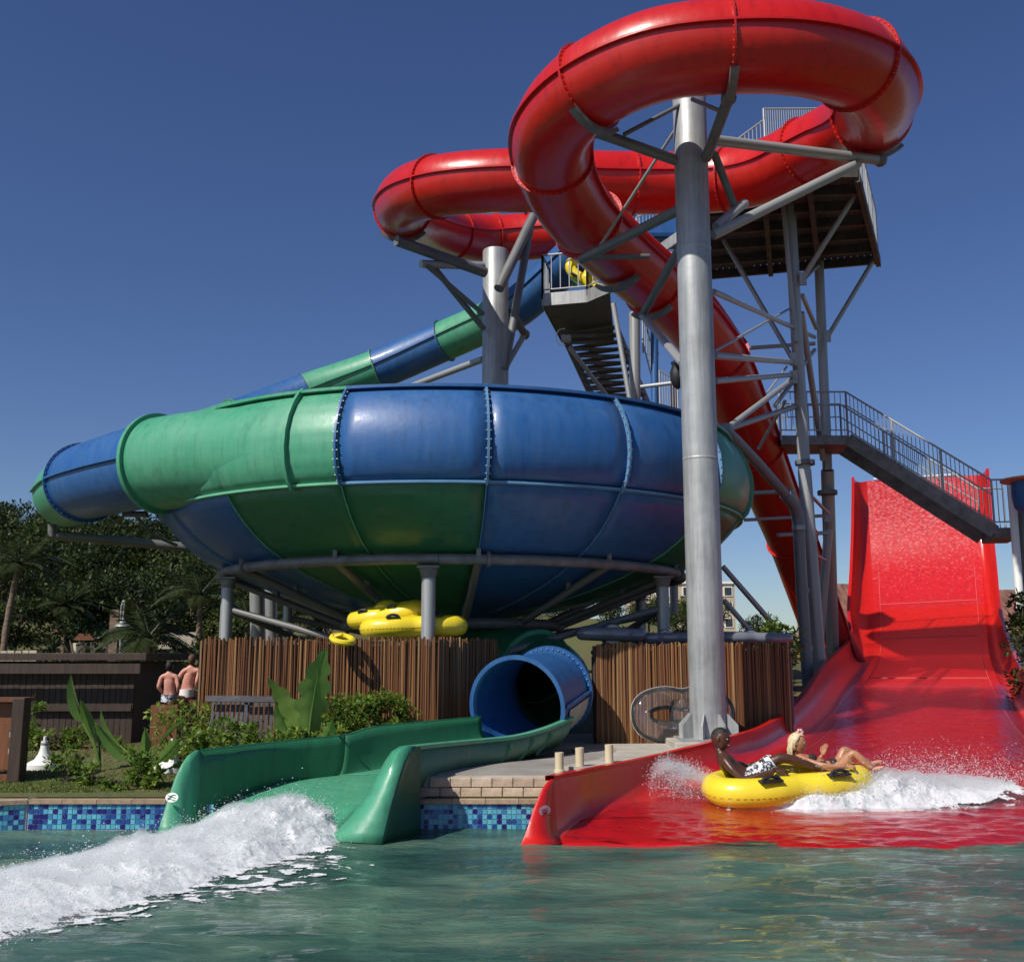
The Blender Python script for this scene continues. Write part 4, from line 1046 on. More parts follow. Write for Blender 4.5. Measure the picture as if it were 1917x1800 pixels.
fence('bamboo pole fence behind the tall column, right of the blue tube mouth', [V((p.x, p.y, 0)) for p in (fd, fe)], 2.13, DECK - .05)

# ================================================================== RAFTS
def peanut(n=64, a=.86, w=.37, pinch=.20):
    out = []
    for i in range(n):
        th = 2 * math.pi * i / n; x = a * math.cos(th)
        s = math.sin(th); y = w * (abs(s) ** .62) * (1 if s >= 0 else -1) * (1 - pinch * math.exp(-(x / .24) ** 2))
        out.append(V((x, y, 0)))
    # even out spacing
    L = [0]; m = len(out)
    for i in range(m): L.append(L[-1] + (out[(i + 1) % m] - out[i]).length)
    res = []; k = 0
    for q in range(n):
        s = L[-1] * q / n
        while L[k + 1] < s: k += 1
        f = (s - L[k]) / max(1e-6, L[k + 1] - L[k]); res.append(out[k % m].lerp(out[(k + 1) % m], f))
    return res
def raft(name, M4, label, cat, mat='yellow', r=.165, group=None, handles=True, seammat='black', solid=0):
    """two-seat figure-eight tube; M4 places it"""
    loc = M4.to_translation(); t = empty(name, loc, label, cat, group)
    pn = peanut(72); rows = []
    n = len(pn)
    for i, p in enumerate(pn):
        tg = (pn[(i + 1) % n] - pn[i - 1]).normalized(); o = V((tg.y, -tg.x, 0))
        wr = r * (1 + .012 * math.sin(i * 2.1))
        rows.append([M4 @ (p + o * math.cos(2 * math.pi * j / 18) * wr + Zu * math.sin(2 * math.pi * j / 18) * r) for j in range(18)])
    rows.append(rows[0]); MB().grid(rows, True).build('outer_tube', M[mat], t)
    mb = MB(); mb.tube([M4 @ V((0, y, 0)) for y in (-.3, -.15, 0, .15, .3)], [r * .8, r * .95, r, r * .95, r * .8], 18); mb.build('cross_tube', M[mat], t)
    if handles:
        for x, y in ((-.42, -.50), (.42, -.50), (-.42, .50), (.42, .50)):
            pts = [M4 @ V((x + dx, y * .92, r * .86 + dz)) for dx, dz in ((-.12, -.01), (-.09, .035), (0, .055), (.09, .035), (.12, -.01))]
            h = MB(); h.tube(spl(pts, 4), .020, 8); h.build('handle', M['black'], t)
            c = M4 @ V((x, y * .90, r * .90)); MB().box(c, (.26, .11, .022), M4.to_3x3()).build('handle_patch', M['black'], t, smooth=False)
        sm = MB()
        for i in range(0, n, 1):
            p = pn[i]; tg = (pn[(i + 1) % n] - pn[i - 1]).normalized(); o = V((tg.y, -tg.x, 0))
            a = M4 @ (p + o * (r * .985) - Zu * r * .16); 
            b = M4 @ (pn[(i + 1) % n].lerp(p, .35) + o * (r * .985) - Zu * r * .16)
            sm.cyl(a, b, .006, n=4, caps=False)
        sm.build('stitched_seam', M['yellow_seam'], t, kind='stuff')
    return t
M['yellow_seam'] = mat_simple('ochre_seam', (.45, .30, .02), .6)  # dark ochre of the stitched seam itself
def m4(loc, rx=0, ry=0, rz=0, s=1):
    return Matrix.Translation(loc) @ Matrix.Rotation(R(rz), 4, 'Z') @ Matrix.Rotation(R(ry), 4, 'Y') @ Matrix.Rotation(R(rx), 4, 'X') @ Matrix.Scale(s, 4)
RC = PN(1474, 1466, 12.35)
RAFT_M = m4(RC, rx=4, ry=-3.5, rz=12, s=1.035)
raft('raft', RAFT_M, 'yellow figure-eight raft carrying the two riders on the red slide', 'raft', r=.165)
rk = empty('raft_rack', PN(760, 1230, 17), 'steel shelf behind the bamboo fence under the stacked yellow rafts', 'rack')
p0 = PN(760, 1203, 16.6); ms = MB(); ms.box((p0.x, p0.y, 2.06), (1.7, 1.0, .04)); ms.build('shelf', M['steel_dull'], rk, smooth=False)
for dx in (-.75, .75):
    for dy in (-.4, .4): rod('leg', rk, V((p0.x + dx, p0.y + dy, .45)), V((p0.x + dx, p0.y + dy, 2.04)), .03, 'steel_dull', 8)
raft('raft', m4(PN(775, 1174, 16.5), rx=-2, ry=-2, rz=8, s=.80), 'lower yellow raft resting on top of the bamboo fence behind the bowl leg', 'raft', group='yellow rafts stored under the bowl', r=.2)
raft('raft', m4(PN(724, 1150, 16.9), rx=12, ry=-7, rz=-22, s=.62), 'upper yellow raft tilted on the stored one beneath the bowl', 'raft', group='yellow rafts stored under the bowl', r=.24)
dft = empty('ring_float', PN(640, 1197, 15.2), 'small limp yellow ring float hooked over the bamboo fence top', 'float')
mb = MB(); mb.torus(PN(641, 1196, 15.2), .15, .045, 24, 8, Matrix.Rotation(R(12), 3, 'Y') @ Matrix.Rotation(R(18), 3, 'X')); mb.build('ring', M['yellow'], dft)
mb = MB(); mb.box(PN(632, 1190, 15.22), (.16, .1, .05), Matrix.Rotation(R(-14), 3, 'Y')); mb.build('patch', M['yellow'], dft, bevel=.02)
def mat_clear():
    m, nt, b = newmat('clear_vinyl'); out = nt.nodes['Material Output']; nt.nodes.remove(b)
    g = nt.nodes.new('ShaderNodeBsdfGlossy'); g.inputs['Roughness'].default_value = .08; g.inputs['Color'].default_value = (.9, .92, .95, 1)
    t = nt.nodes.new('ShaderNodeBsdfTransparent'); t.inputs['Color'].default_value = (.95, .95, .95, 1)
    d = nt.nodes.new('ShaderNodeBsdfDiffuse'); d.inputs['Color'].default_value = (.45, .45, .47, 1)
    lw = nt.nodes.new('ShaderNodeLayerWeight'); lw.inputs['Blend'].default_value = .32
    mx = nt.nodes.new('ShaderNodeMixShader'); mx2 = nt.nodes.new('ShaderNodeMixShader'); mx2.inputs[0].default_value = .07
    nt.links.new(t.outputs[0], mx2.inputs[1]); nt.links.new(d.outputs[0], mx2.inputs[2])
    nt.links.new(lw.outputs['Fresnel'], mx.inputs[0]); nt.links.new(mx2.outputs[0], mx.inputs[1]); nt.links.new(g.outputs[0], mx.inputs[2])
    nt.links.new(mx.outputs[0], out.inputs[0]); return m
M['clear'] = mat_clear()
M['clear_seam'] = mat_simple('milky_vinyl_seam', (.5, .48, .47), .4)
M['smoke'] = mat_simple('wet_grey_vinyl', (.17, .18, .21), .2, coat=.8)
tpos = PN(1283, 1338, 16.35)
rt = raft('raft', m4(V((tpos.x - .03, tpos.y, DECK + .46)), rx=80, rz=9, s=.76), 'clear figure-eight raft leaning upright on the bamboo fence behind the tall column', 'raft', mat='clear', r=.225, handles=False)
pn = peanut(64); mb = MB(); MT = m4(V((tpos.x - .03, tpos.y, DECK + .46)), rx=80, rz=9, s=.76)
qs = []
for i, p in enumerate(pn):
    tg = (pn[(i + 1) % 64] - pn[i - 1]).normalized(); qs.append(MT @ (p + V((tg.y, -tg.x, 0)) * .232))
mb.tube(qs + [qs[0]], .005, 5); mb.build('weld_seam', M['clear_seam'], rt)
rk2 = empty('raft_rack', PN(1290, 1230, 17.9), 'steel shelf behind the right bamboo fence under the grey rafts', 'rack')
p0 = PN(1290, 1210, 17.9); MB().box((p0.x + .15, p0.y, 1.99), (3.0, .9, .04)).build('shelf', M['steel_dull'], rk2, smooth=False)
for dx in (-1.6, 1.6):
    for dy in (-.4, .4): rod('leg', rk2, V((p0.x + dx, p0.y + dy, .5)), V((p0.x + dx, p0.y + dy, 1.92)), .03, 'steel_dull', 8)
raft('raft', m4(PN(1144, 1187, 17.5), ry=2, rz=5, s=.56), 'shiny grey raft lying over the left end of the right bamboo fence', 'raft', mat='smoke', handles=False, group='grey rafts lying above the right fence', r=.2)
raft('raft', m4(PN(1245, 1194, 17.7), ry=-1, rz=-8, s=.56), 'grey raft lying just left of the tall column above the fence', 'raft', mat='smoke', handles=False, group='grey rafts lying above the right fence', r=.16)
raft('raft', m4(PN(1405, 1194, 17.7), ry=1, rz=6, s=.72), 'grey raft lying right of the tall column above the fence', 'raft', mat='smoke', handles=False, group='grey rafts lying above the right fence', r=.13)

raft('raft', m4(PC(1106, 514, 27.3), rx=78, rz=-12, ry=38, s=.72), 'yellow raft propped behind the balcony railing beside the blue tube start', 'raft', r=.2)
# cream pipe stubs
for px, yt, y, lb in ((1047, 1408, 11.95, 'leftmost cream pipe stub standing on the deck at the red slide lip'), (1085, 1399, 12.15, 'middle cream pipe stub standing on the deck by the red slide'), (1140, 1393, 12.6, 'rightmost cream pipe stub standing on the deck by the red slide')):
    tp_ = PN(px, yt, y); t = empty('pipe_stub', (tp_.x, tp_.y, DECK), lb, 'pipe', 'cream pipe stubs beside the red slide')
    r = .052
    mb = MB(); mb.lathe((tp_.x, tp_.y, 0), [(r, DECK - .05), (r, tp_.z), (r - .008, tp_.z + .003), (r - .008, tp_.z - .12)], 20); mb.build('pipe', M['cream_pvc'], t)
    mb = MB(); mb.lathe((tp_.x, tp_.y, 0), [(r + .012, DECK - .01), (r + .012, DECK + .03), (r, DECK + .035)], 20); mb.build('floor_collar', M['cream_pvc'], t)
# ================================================================== LEFT GARDEN
def plank_wall(root, a, b, z0, z1, n, mat='dark_wood', nm='plank'):
    for i in range(n):
        p, q = a.lerp(b, (i + .04) / n), a.lerp(b, (i + .96) / n); mb = MB()
        mb.beam(V((p.x, p.y + random.uniform(-.006, .006), (z0 + z1) / 2)), V((q.x, q.y, (z0 + z1) / 2)), .025, z1 - z0); mb.build(nm, M[mat], root, smooth=False)
hut = empty('pump_house', (PY(130, 1380, 17.6).x, 17.6, .45), 'long low dark timber shed with a flat roof at the left behind the lawn', 'shed')
ha, hb = PY(-140, 1380, 17.6), PY(246, 1380, 17.6); ha.z = hb.z = 0
plank_wall(hut, ha, hb, .35, 1.84, 34)
MB().box(((ha.x + hb.x) / 2, 18.9, 1.1), (hb.x - ha.x - .02, 2.5, 1.45)).build('shed_core', M['dark_wood'], hut, smooth=False)
MB().box(((ha.x + hb.x) / 2 + .1, 18.8, 1.91), (hb.x - ha.x + .35, 3.0, .12)).build('roof', M['dark_wood'], hut, smooth=False, bevel=.01)
MB().box(((ha.x + hb.x) / 2 + .1, 17.27, 1.72), (hb.x - ha.x + .2, .06, .16)).build('fascia', M['dark_wood'], hut, smooth=False)
MB().box(((ha.x + hb.x) / 2, 17.52, 1.08), (hb.x - ha.x, .05, .10)).build('mid_rail', M['dark_wood'], hut, smooth=False)
bin_ = empty('timber_bin', PY(16, 1470, 13.2), 'orange brown timber cabinet cut by the left edge of the picture', 'cabinet')
b0 = PY(34, 1470, 13.2)
MB().box((b0.x - .075, 13.3, .86), (.15, .2, 1.08)).build('corner_post', M['dark_wood'], bin_, smooth=False, bevel=.008)
MB().box((b0.x - .66, 13.4, .93), (1.0, .1, .82)).build('front_panel', M['mid_wood'], bin_, smooth=False, bevel=.008)
MB().box((b0.x - .66, 13.36, .42), (1.0, .14, .10)).build('bottom_rail', M['mid_wood'], bin_, smooth=False)
MB().box((b0.x - .66, 13.36, 1.38), (1.3, .3, .05)).build('top_board', M['mid_wood'], bin_, smooth=False)
for zz in (.75, .95): MB().box((b0.x - .20, 13.335, zz), (.03, .03, .06)).build('latch', M['galv'], bin_, smooth=False)
for px, py, y, lb in ((80, 1444, 14.4, 'white flared parasol foot on the lawn beside the timber cabinet'), (320, 1438, 13.9, 'white flared parasol foot on the lawn beside the green slide lip')):
    y = YR(y); g = PY(px, py, y); zz = gz(g.x, g.y); t = empty('parasol_base', (g.x, g.y, zz), lb, 'parasol base', 'white parasol feet on the lawn')
    mb = MB(); mb.lathe((g.x, g.y, zz), [(.215, -.02), (.215, .06), (.19, .085), (.12, .12), (.075, .19), (.052, .27), (.045, .36)], 28); mb.build('foot', M['white'], t)
    mb = MB(); mb.lathe((g.x, g.y, zz), [(.048, .30), (.052, .31), (.052, .335), (.047, .34)], 20); mb.build('collar', M['galv'], t)
    mb = MB(); mb.lathe((g.x, g.y, zz), [(.022, .34), (.022, .42), (.001, .425)], 14); mb.build('sleeve', M['white'], t)

def chair(px, y, rz, label):
    y = YR(y); g = PY(px, 1380, y); x = g.x; z0 = gz(x, y); t = empty('garden_chair', (x, y, z0), label, 'chair', 'grey slatted chairs behind the bushes')
    Mx = Matrix.Translation((x, y, z0)) @ Matrix.Rotation(R(rz), 4, 'Z'); rot = Mx.to_3x3()
    tilt = rot @ Matrix.Rotation(R(-14), 3, 'X')
    for i in range(8):
        MB().box(Mx @ V((-.24 + .0686 * i, -.02, .62)), (.042, .018, .56), tilt).build('back_slat', M['grey_wood'], t, smooth=False)
        MB().box(Mx @ V((-.24 + .0686 * i, .27, .36)), (.055, .5, .02), rot).build('seat_slat', M['grey_wood'], t, smooth=False)
    MB().box(Mx @ V((0, -.09, .91)), (.62, .03, .08), tilt).build('top_rail', M['grey_wood'], t, smooth=False)
    MB().box(Mx @ V((0, .04, .36)), (.62, .03, .08), rot).build('back_rail', M['grey_wood'], t, smooth=False)
    for sx in (-.29, .29):
        for sy in (.04, .48): MB().box(Mx @ V((sx, sy, .19)), (.05, .05, .40), rot).build('leg', M['grey_wood'], t, smooth=False)
        MB().box(Mx @ V((sx, .25, .58)), (.06, .5, .025), rot).build('armrest', M['grey_wood'], t, smooth=False)
    return t
chair(428, 14.6, -6, 'grey slatted garden chair seen from behind beside the left end of the bamboo fence')
chair(492, 14.5, 8, 'grey slatted garden chair seen from behind just left of the big banana leaf')

# shower, stone terraces, far path
sh = empty('outdoor_shower', PY(218, 1225, 27), 'outdoor shower with a hooked pipe and bell head in front of the wooded hill', 'shower')
MB().box(PY(213, 1190, 27.1), (.22, .1, 1.35)).build('post', M['palm_trunk'], sh, smooth=False)
cp = [PY(x, y, 27) for x, y in ((225, 1225), (226, 1150), (229, 1128), (233, 1126), (232, 1140), (230, 1158))]
mb = MB(); mb.tube(spl(cp, 5), .022, 8); mb.build('hooked_pipe', M['galv'], sh)
c = PY(230, 1170, 27); mb = MB(); mb.lathe(c, [(.20, -.03), (.19, 0), (.10, .05), (.05, .14), (.02, .2)], 20); mb.build('bell_head', M['galv'], sh)
def stone_wall(pts, h, label, n=8, mat='stone_path'):
    a, b = PY(*pts[0]), PY(*pts[1]); t = empty('terrace_wall', a, label, 'wall', 'cream garden walls on the slope')
    for i in range(n):
        p, q = a.lerp(b, i / n), a.lerp(b, (i + .97) / n); mb = MB(); mb.beam(p - V((0, 0, h / 2)), q - V((0, 0, h / 2 + random.uniform(-.01, .01))), .3, h); mb.build('block', M[mat], t, smooth=False)
stone_wall(((-60, 1219, 24), (75, 1217, 24)), .9, 'cream kerb wall along the far left above the shed roof', 10)
stone_wall(((143, 1203, 30), (250, 1197, 31)), 1.4, 'broad cream terrace wall behind the outdoor shower', 9)
stone_wall(((200, 1188, 33), (262, 1186, 33.5)), 1.2, 'smaller upper terrace wall right behind the shower head', 6)
stone_wall(((300, 1185, 34), (378, 1183, 34)), .5, 'thin cream wall between the palms and the bowl leg', 6)
sgn = empty('wood_steps', PY(160, 1192, 29), 'small orange timber steps against the terrace wall', 'steps')
for i in range(3): MB().box(PY(160, 1196 - 4 * i, 29 + .2 * i), (.55 - .1 * i, .2, .05)).build('tread', M['mid_wood'], sgn, smooth=False)

# ================================================================== BUILDINGS
def building(name, px0, px1, pyt, pyb, y, dep, label, rows, cols, wallm='cream_wall', ww=.5, wh=.5):
    a, b = PY(px0, pyt, y), PY(px1, pyt, y); zt = a.z; zb2 = PY(px0, pyb, y).z - 4
    t = empty(name, V(((a.x + b.x) / 2, y, zb2)), label, 'building')
    MB().box(((a.x + b.x) / 2, y + dep / 2, (zt + zb2) / 2), (b.x - a.x, dep, zt - zb2)).build('walls', M[wallm], t, smooth=False)
    MB().box(((a.x + b.x) / 2, y + dep / 2, zt + .12), (b.x - a.x + .5, dep + .5, .3)).build('parapet', M['white'], t, smooth=False)
    hz = PY(px0, pyb, y).z; fw = (b.x - a.x) / cols; fh = (zt - hz) / rows
    for j in range(rows):
        for i in range(cols):
            c = V((a.x + fw * (i + .5), y - .02, hz + fh * (j + .5)))
            f = MB(); f.box(c + V((0, -.02, 0)), (fw * ww + .25, .12, fh * wh + .25)); fo = f.build('window', M['white'], t, smooth=False)
            MB().box(c + V((0, -.09, 0)), (fw * ww, .04, fh * wh)).build('pane', M['window'], fo, smooth=False)
    return t
building('hotel', 1195, 1375, 1092, 1180, 130, 15, 'cream hotel block with white windows far behind between the bowl legs', 3, 7)
bl = empty('thatched_lodge', PY(1720, 1200, 52), 'cream building with rust brown sheet roofs behind the red slide wall', 'building')
a, b = PY(1575, 1135, 50), PY(1990, 1120, 50); MB().box(((a.x + b.x) / 2, 54, 2.2), (b.x - a.x, 8, 5.4)).build('walls', M['cream_wall'], bl, smooth=False)
M['rust_roof'] = mat_simple('rusty_corrugated_roof', (.19, .085, .06), .8, var=.5, scale=1.2, sc=(6, 1, 1))
def roof_sheets(x0, x1, y0, z0, y1, z1, n):
    for i in range(n):
        xa, xb = lerp(x0, x1, i / n), lerp(x0, x1, (i + .93) / n); mb = MB()
        mb.add([(xa, y0, z0), (xb, y0, z0), (xb, y1, z1), (xa, y1, z1), (xa, y0, z0 - .08), (xb, y0, z0 - .08), (xb, y1, z1 - .08), (xa, y1, z1 - .08)], [(0, 1, 2, 3), (7, 6, 5, 4), (0, 4, 5, 1), (2, 6, 7, 3), (0, 3, 7, 4), (1, 5, 6, 2)])
        mb.build('roof_sheet', M['rust_roof'], bl, smooth=False)
q = PY(1572, 1165, 47); q2 = PY(1605, 1092, 49.8)
roof_sheets(q.x - .2, q.x + 2.0, 47, q.z, 49.9, q2.z, 7)
q = PY(1866, 1175, 46.5); q2 = PY(1866, 1103, 49.7)
roof_sheets(q.x - .6, q.x + 3.5, 46.8, q.z - .3, 49.8, q2.z, 8)
for xx in (q.x + .6, q.x + 2.6): 
    mb = MB(); mb.beam(V((xx, 46.7, q.z - .2)), V((xx + .1, 49.8, q2.z + .12)), .18, .12); mb.build('roof_rib', M['cream_wall'], bl, smooth=False)

# right hand edge: neighbouring blue slide start and its post
nb = empty('blue_tub_slide', PY(1915, 930, 21.5), 'blue slide tub with an orange rim cut by the right edge of the picture', 'water slide')
c = PY(1934, 920, 21.5); mb = MB(); mb.lathe(c, [(.02, -.50), (.25, -.46), (.38, -.32), (.42, -.1), (.42, .2)], 24); mb.build('tub', M['azure'] if 'azure' in M else M['blue'], nb)
mb = MB(); mb.lathe(c + V((0, 0, .2)), [(.40, 0), (.62, .03), (.62, .07), (.38, .06)], 24); mb.build('rim', mat_simple('orange_rim', (.55, .18, .09), .5), nb)
rod('support_post', nb, c + V((0, 0, -.48)), V((c.x, c.y, .5)), .08, 'galv')
np_ = empty('leaning_post', PY(1912, 1160, 22), 'pale steel post at the right edge under the stair landing', 'post')
rod('post', np_, PY(1893, 905, 22.4), PY(1912, 1160, 22), .085, 'white'); rod('post', np_, PY(1912, 955, 22.6), PY(1918, 1150, 22.6), .10, 'steel_dull')

# ================================================================== VEGETATION
def leaf_quad(mb, c, d, up, L, Wd):
    s_ = d.cross(up).normalized() * Wd / 2
    k = len(mb.v); m = c + d * L * .5; e = c + d * L
    mb.v += [tuple(c), tuple(m + s_), tuple(e), tuple(m - s_)]; mb.f.append((k, k + 1, k + 2, k + 3))
def rv():
    while True:
        v = V((random.uniform(-1, 1), random.uniform(-1, 1), random.uniform(-1, 1)))
        if .05 < v.length < 1: return v
def crown_mb(rad, nclump, nleaf, L, cl=.32, hollow=.45, flat=1.0, seed=0):
    random.seed(seed); mb = MB()
    for c in range(nclump):
        v = rv(); v = v.normalized() * (hollow + (1 - hollow) * v.length ** .5) * random.uniform(.75, 1.08)
        cc = V((v.x * rad[0], v.y * rad[1], v.z * rad[2])); cr = cl * (sum(rad) / 3) * random.uniform(.6, 1.3)
        for l in range(nleaf):
            u = rv(); p = cc + V((u.x, u.y, u.z * .6 * flat)) * cr
            d = (u + rv() * .8 + V((0, 0, .1))).normalized(); up = (rv() + V((0, 0, 1.2))).normalized()
            if abs(d.dot(up)) > .95: continue
            s = L * random.uniform(.6, 1.35); leaf_quad(mb, p, d, up, s, s * .5)
    random.seed(seed + 100); return mb
def trunk_mb(h, r, rad, seed, n=6):
    random.seed(seed); mb = MB(); top = V((random.uniform(-.1, .1) * h, random.uniform(-.1, .1) * h, h))
    mb.tube(spl([V((0, 0, -.4)), V((.04 * h, 0, h * .3)), V((-.02 * h, .03 * h, h * .65)), top], 3), [lerp(r, r * .5, i / 9) for i in range(10)], 8)
    for i in range(n):
        v = rv(); v.z = abs(v.z); e = top + V((v.x * rad[0], v.y * rad[1], v.z * rad[2])) * .75; a = top * random.uniform(.55, 1)
        m = a.lerp(e, .5) + V((0, 0, .1 * h)); mb.tube(spl([a, m, e], 3), [lerp(r * .4, r * .08, k / 6) for k in range(7)], 5)
    return mb
PROT = []
def tree_proto(kind, seed):
    if kind == 0: rad, h, args, mt = (2.9, 2.9, 2.1), 3.6, (64, 78, .33), 'leaf_far'
    elif kind == 1: rad, h, args, mt = (2.2, 2.2, 2.7), 3.8, (56, 76, .31), 'leaf_far'
    elif kind == 2: rad, h, args, mt = (3.6, 3.4, 1.7), 3.6, (66, 74, .33), 'leaf_olive'
    else: rad, h, args, mt = (1.6, 1.6, 1.3), 1.6, (30, 60, .26), 'leaf_far'
    e = empty('tree', (0, 0, 0)); trunk_mb(h, .22, rad, seed).build('trunk', M['trunk'], e)
    c = crown_mb(rad, *args, seed=seed, cl=.34)
    o = c.build('crown', M[mt], e, smooth=False); o.location = (0, 0, h + rad[2] * .25); return e
protos = [tree_proto(k, 11 + i) for i, k in enumerate((0, 0, 1, 1, 2, 3, 3))]
random.seed(5)
ntree = 0
desc = ['dense dark green tree on the wooded hill behind the shed', 'narrow dark tree on the wooded hill behind the shed', 'spreading olive grey tree on the wooded hill behind the shed', 'low dark bush on the wooded slope']
def place_tree(x, y, s, k, label, group, first=set()):
    p = protos[k]; loc = (x, y, gz(x, y) - .15)
    if k not in first: first.add(k); o = p; o.location = loc; o.rotation_euler = (0, 0, random.uniform(0, 6)); o.scale = (s, s, s * random.uniform(.9, 1.1))
    else: o = copy_tree(p, loc, random.uniform(0, 6), s)
    o['label'] = label; o['category'] = 'tree'; o['group'] = group; return o
KD = {0: 0, 1: 0, 2: 1, 3: 1, 4: 2, 5: 3, 6: 3}
ORD = ['leftmost', 'second', 'third', 'fourth', 'fifth', 'sixth', 'seventh', 'eighth', 'ninth', 'tenth', 'eleventh', 'twelfth', 'thirteenth', 'fourteenth', 'fifteenth', 'sixteenth', 'seventeenth', 'eighteenth']
LOOK = {0: 'dense dark green tree', 1: 'narrow dark green tree', 2: 'spreading olive grey tree', 3: 'low dark bush'}
def nth(i): return ORD[i] if i == 0 else (ORD[i] if i < len(ORD) else str(i + 1) + 'th') + ' from the left'
for ri, (row, (y0, sc_)) in enumerate(enumerate(((38, .48), (43, .56), (48, .64), (54, .70), (60, .76), (66, .80), (72, .84)))):
    x = -y0 * .64 - 2; i = 0
    while x < -y0 * (.22 if y0 > 45 else .14):
        yy = y0 + random.uniform(-2.2, 2.2); xx = x + random.uniform(-1, 1)
        k = random.choice((0, 1, 2, 3, 0, 1, 4)); s = sc_ * random.uniform(.75, 1.12)
        rn = ['lowest', 'second lowest', 'third lowest', 'middle', 'third highest', 'second highest', 'highest'][ri]
        place_tree(xx, yy, s, k, '%s, %s in the %s hill row' % (LOOK[KD[k]], nth(i), rn), 'trees on the wooded hill'); x += random.uniform(3.6, 4.6) * sc_; i += 1
def scatter(n, y0, y1, f0, f1, s0, s1, ks, what, group):
    L = sorted((random.uniform(f0, f1), random.uniform(y0, y1)) for i in range(n))
    for i, (f, y) in enumerate(L):
        k = random.choice(ks); place_tree(f * y, y, random.uniform(s0, s1), k, '%s, %s %s' % (LOOK[KD[k]], nth(i), what), group)
scatter(14, 29, 36, -.54, -.22, .4, .7, (5, 6), 'on the slope below the hill', 'bushes on the garden slope')
scatter(18, 48, 66, -.06, .27, .30, .42, (0, 1, 2, 3), 'in the belt behind the bowl', 'trees behind the bowl')
scatter(9, 30, 36, .05, .26, .32, .5, (5, 6), 'behind the right bamboo fence', 'bushes behind the right fence')
scatter(7, 34, 44, .44, .60, .45, .62, (5, 6), 'beside the brown roofed building', 'bushes near the brown roofs')

# palms
def frond_mb(L, n=20, w=.42, droop=.9, seed=1):
    random.seed(seed); mb = MB(); pts = []
    for i in range(n + 1):
        t = i / n; pts.append(V((L * t * (1 - .18 * t), 0, L * (.42 * t - droop * .62 * t * t))))
    mb.tube(pts, [.022 * (1 - .8 * i / n) for i in range(n + 1)], 4)
    for i in range(2, n):
        t = i / n; d0 = (pts[i + 1] - pts[i]).normalized()
        for sg in (-1, 1):
            for q in (0, .5):
                d = (d0 * .7 + V((0, sg, -.25 - random.random() * .3))).normalized(); ln = w * (.35 + math.sin(math.pi * min(1, t + .12)) * .9) * random.uniform(.8, 1.1)
                leaf_quad(mb, pts[i].lerp(pts[i + 1], q), d, V((0, 0, 1)), ln, .045)
    return mb
fo = frond_mb(1.7, seed=3).build('frond', M['leaf_palm'], smooth=False); FR1 = fo.data; bpy.data.objects.remove(fo)
fo = frond_mb(1.5, droop=.35, seed=4).build('frond', M['leaf_palm'], smooth=False); FR2 = fo.data; bpy.data.objects.remove(fo)
def palm(px, py_base, y, h, label, s=1.0, lean=0, nf=17, group='palms on the garden slope'):
    g = PY(px, py_base, y); z = gz(g.x, y); z = min(z, g.z) if True else z
    t = empty('palm_tree', (g.x, y, z), label, 'palm', group)
    top = V((g.x + lean, y, z + h)); mb = MB(); pts = spl([V((g.x, y, z - .3)), V((g.x + lean * .3, y, z + h * .5)), top], 6)
    mb.tube(pts, [(.085 + .02 * (i % 2)) * s * lerp(1.15, .85, i / 12) for i in range(13)], 10); mb.build('trunk', M['palm_trunk'], t)
    random.seed(int(px * 7))
    for i in range(nf):
        a = i * 2.399; up = i / nf
        inst('frond', FR2 if up > .55 else FR1, t, top + V((0, 0, -.05 + .1 * up)), (random.uniform(-.15, .15), -up * .85 + .25, a), (s * random.uniform(.85, 1.1),) * 3)
    return t
palm(278, 1215, 25, 1.5, 'dark shaggy palm standing right of the outdoor shower', .95)
palm(372, 1200, 30, 2.5, 'palm just left of the bowl frame with a pale bare stalk', .95)
palm(4, 1215, 30, 3.2, 'tall thin palm at the far left edge', .95, lean=.3)
palm(118, 1215, 34, 1.6, 'small palm left of the terrace wall', .8)
palm(462, 1200, 34, 1.7, 'palm half hidden behind the dark bowl leg', .8)
palm(540, 1200, 36, 1.6, 'palm under the bowl between the legs', .8)

# large paddle leaves
def blade_mb(L, Wd, bend=.35, split=0, seed=1, fold=.12):
    random.seed(seed); mb = MB(); n = 14; rows = []
    for i in range(n + 1):
        t = i / n; w = Wd / 2 * (math.sin(math.pi * min(1, t ** .75 * 1.0)) ** .7 if t < 1 else 0) + .002
        c = V((0, -bend * L * t * t, L * t * (1 - .12 * bend * t)))
        notch = 1 - (.35 if (split and i % 3 == 0 and 0 < i < n) else 0)
        rows.append([c + V((s * w * notch, (abs(s) * fold * w * 2), random.uniform(-.006, .006))) for s in (-1, -.5, 0, .5, 1)])
    mb.grid(rows); mb.tube([r[2] - V((0, -.004, 0)) for r in rows], [.012 * (1 - .7 * i / n) for i in range(n + 1)], 5)
    return mb
def mk(mb, nm, mat): o = mb.build(nm, M[mat]); me = o.data; bpy.data.objects.remove(o); return me
BL1, BL2 = mk(blade_mb(.75, .30, .35, 1), 'leaf_blade', 'leaf_banana'), mk(blade_mb(.60, .16, .25, 0, 2, .3), 'leaf_blade', 'leaf_banana')
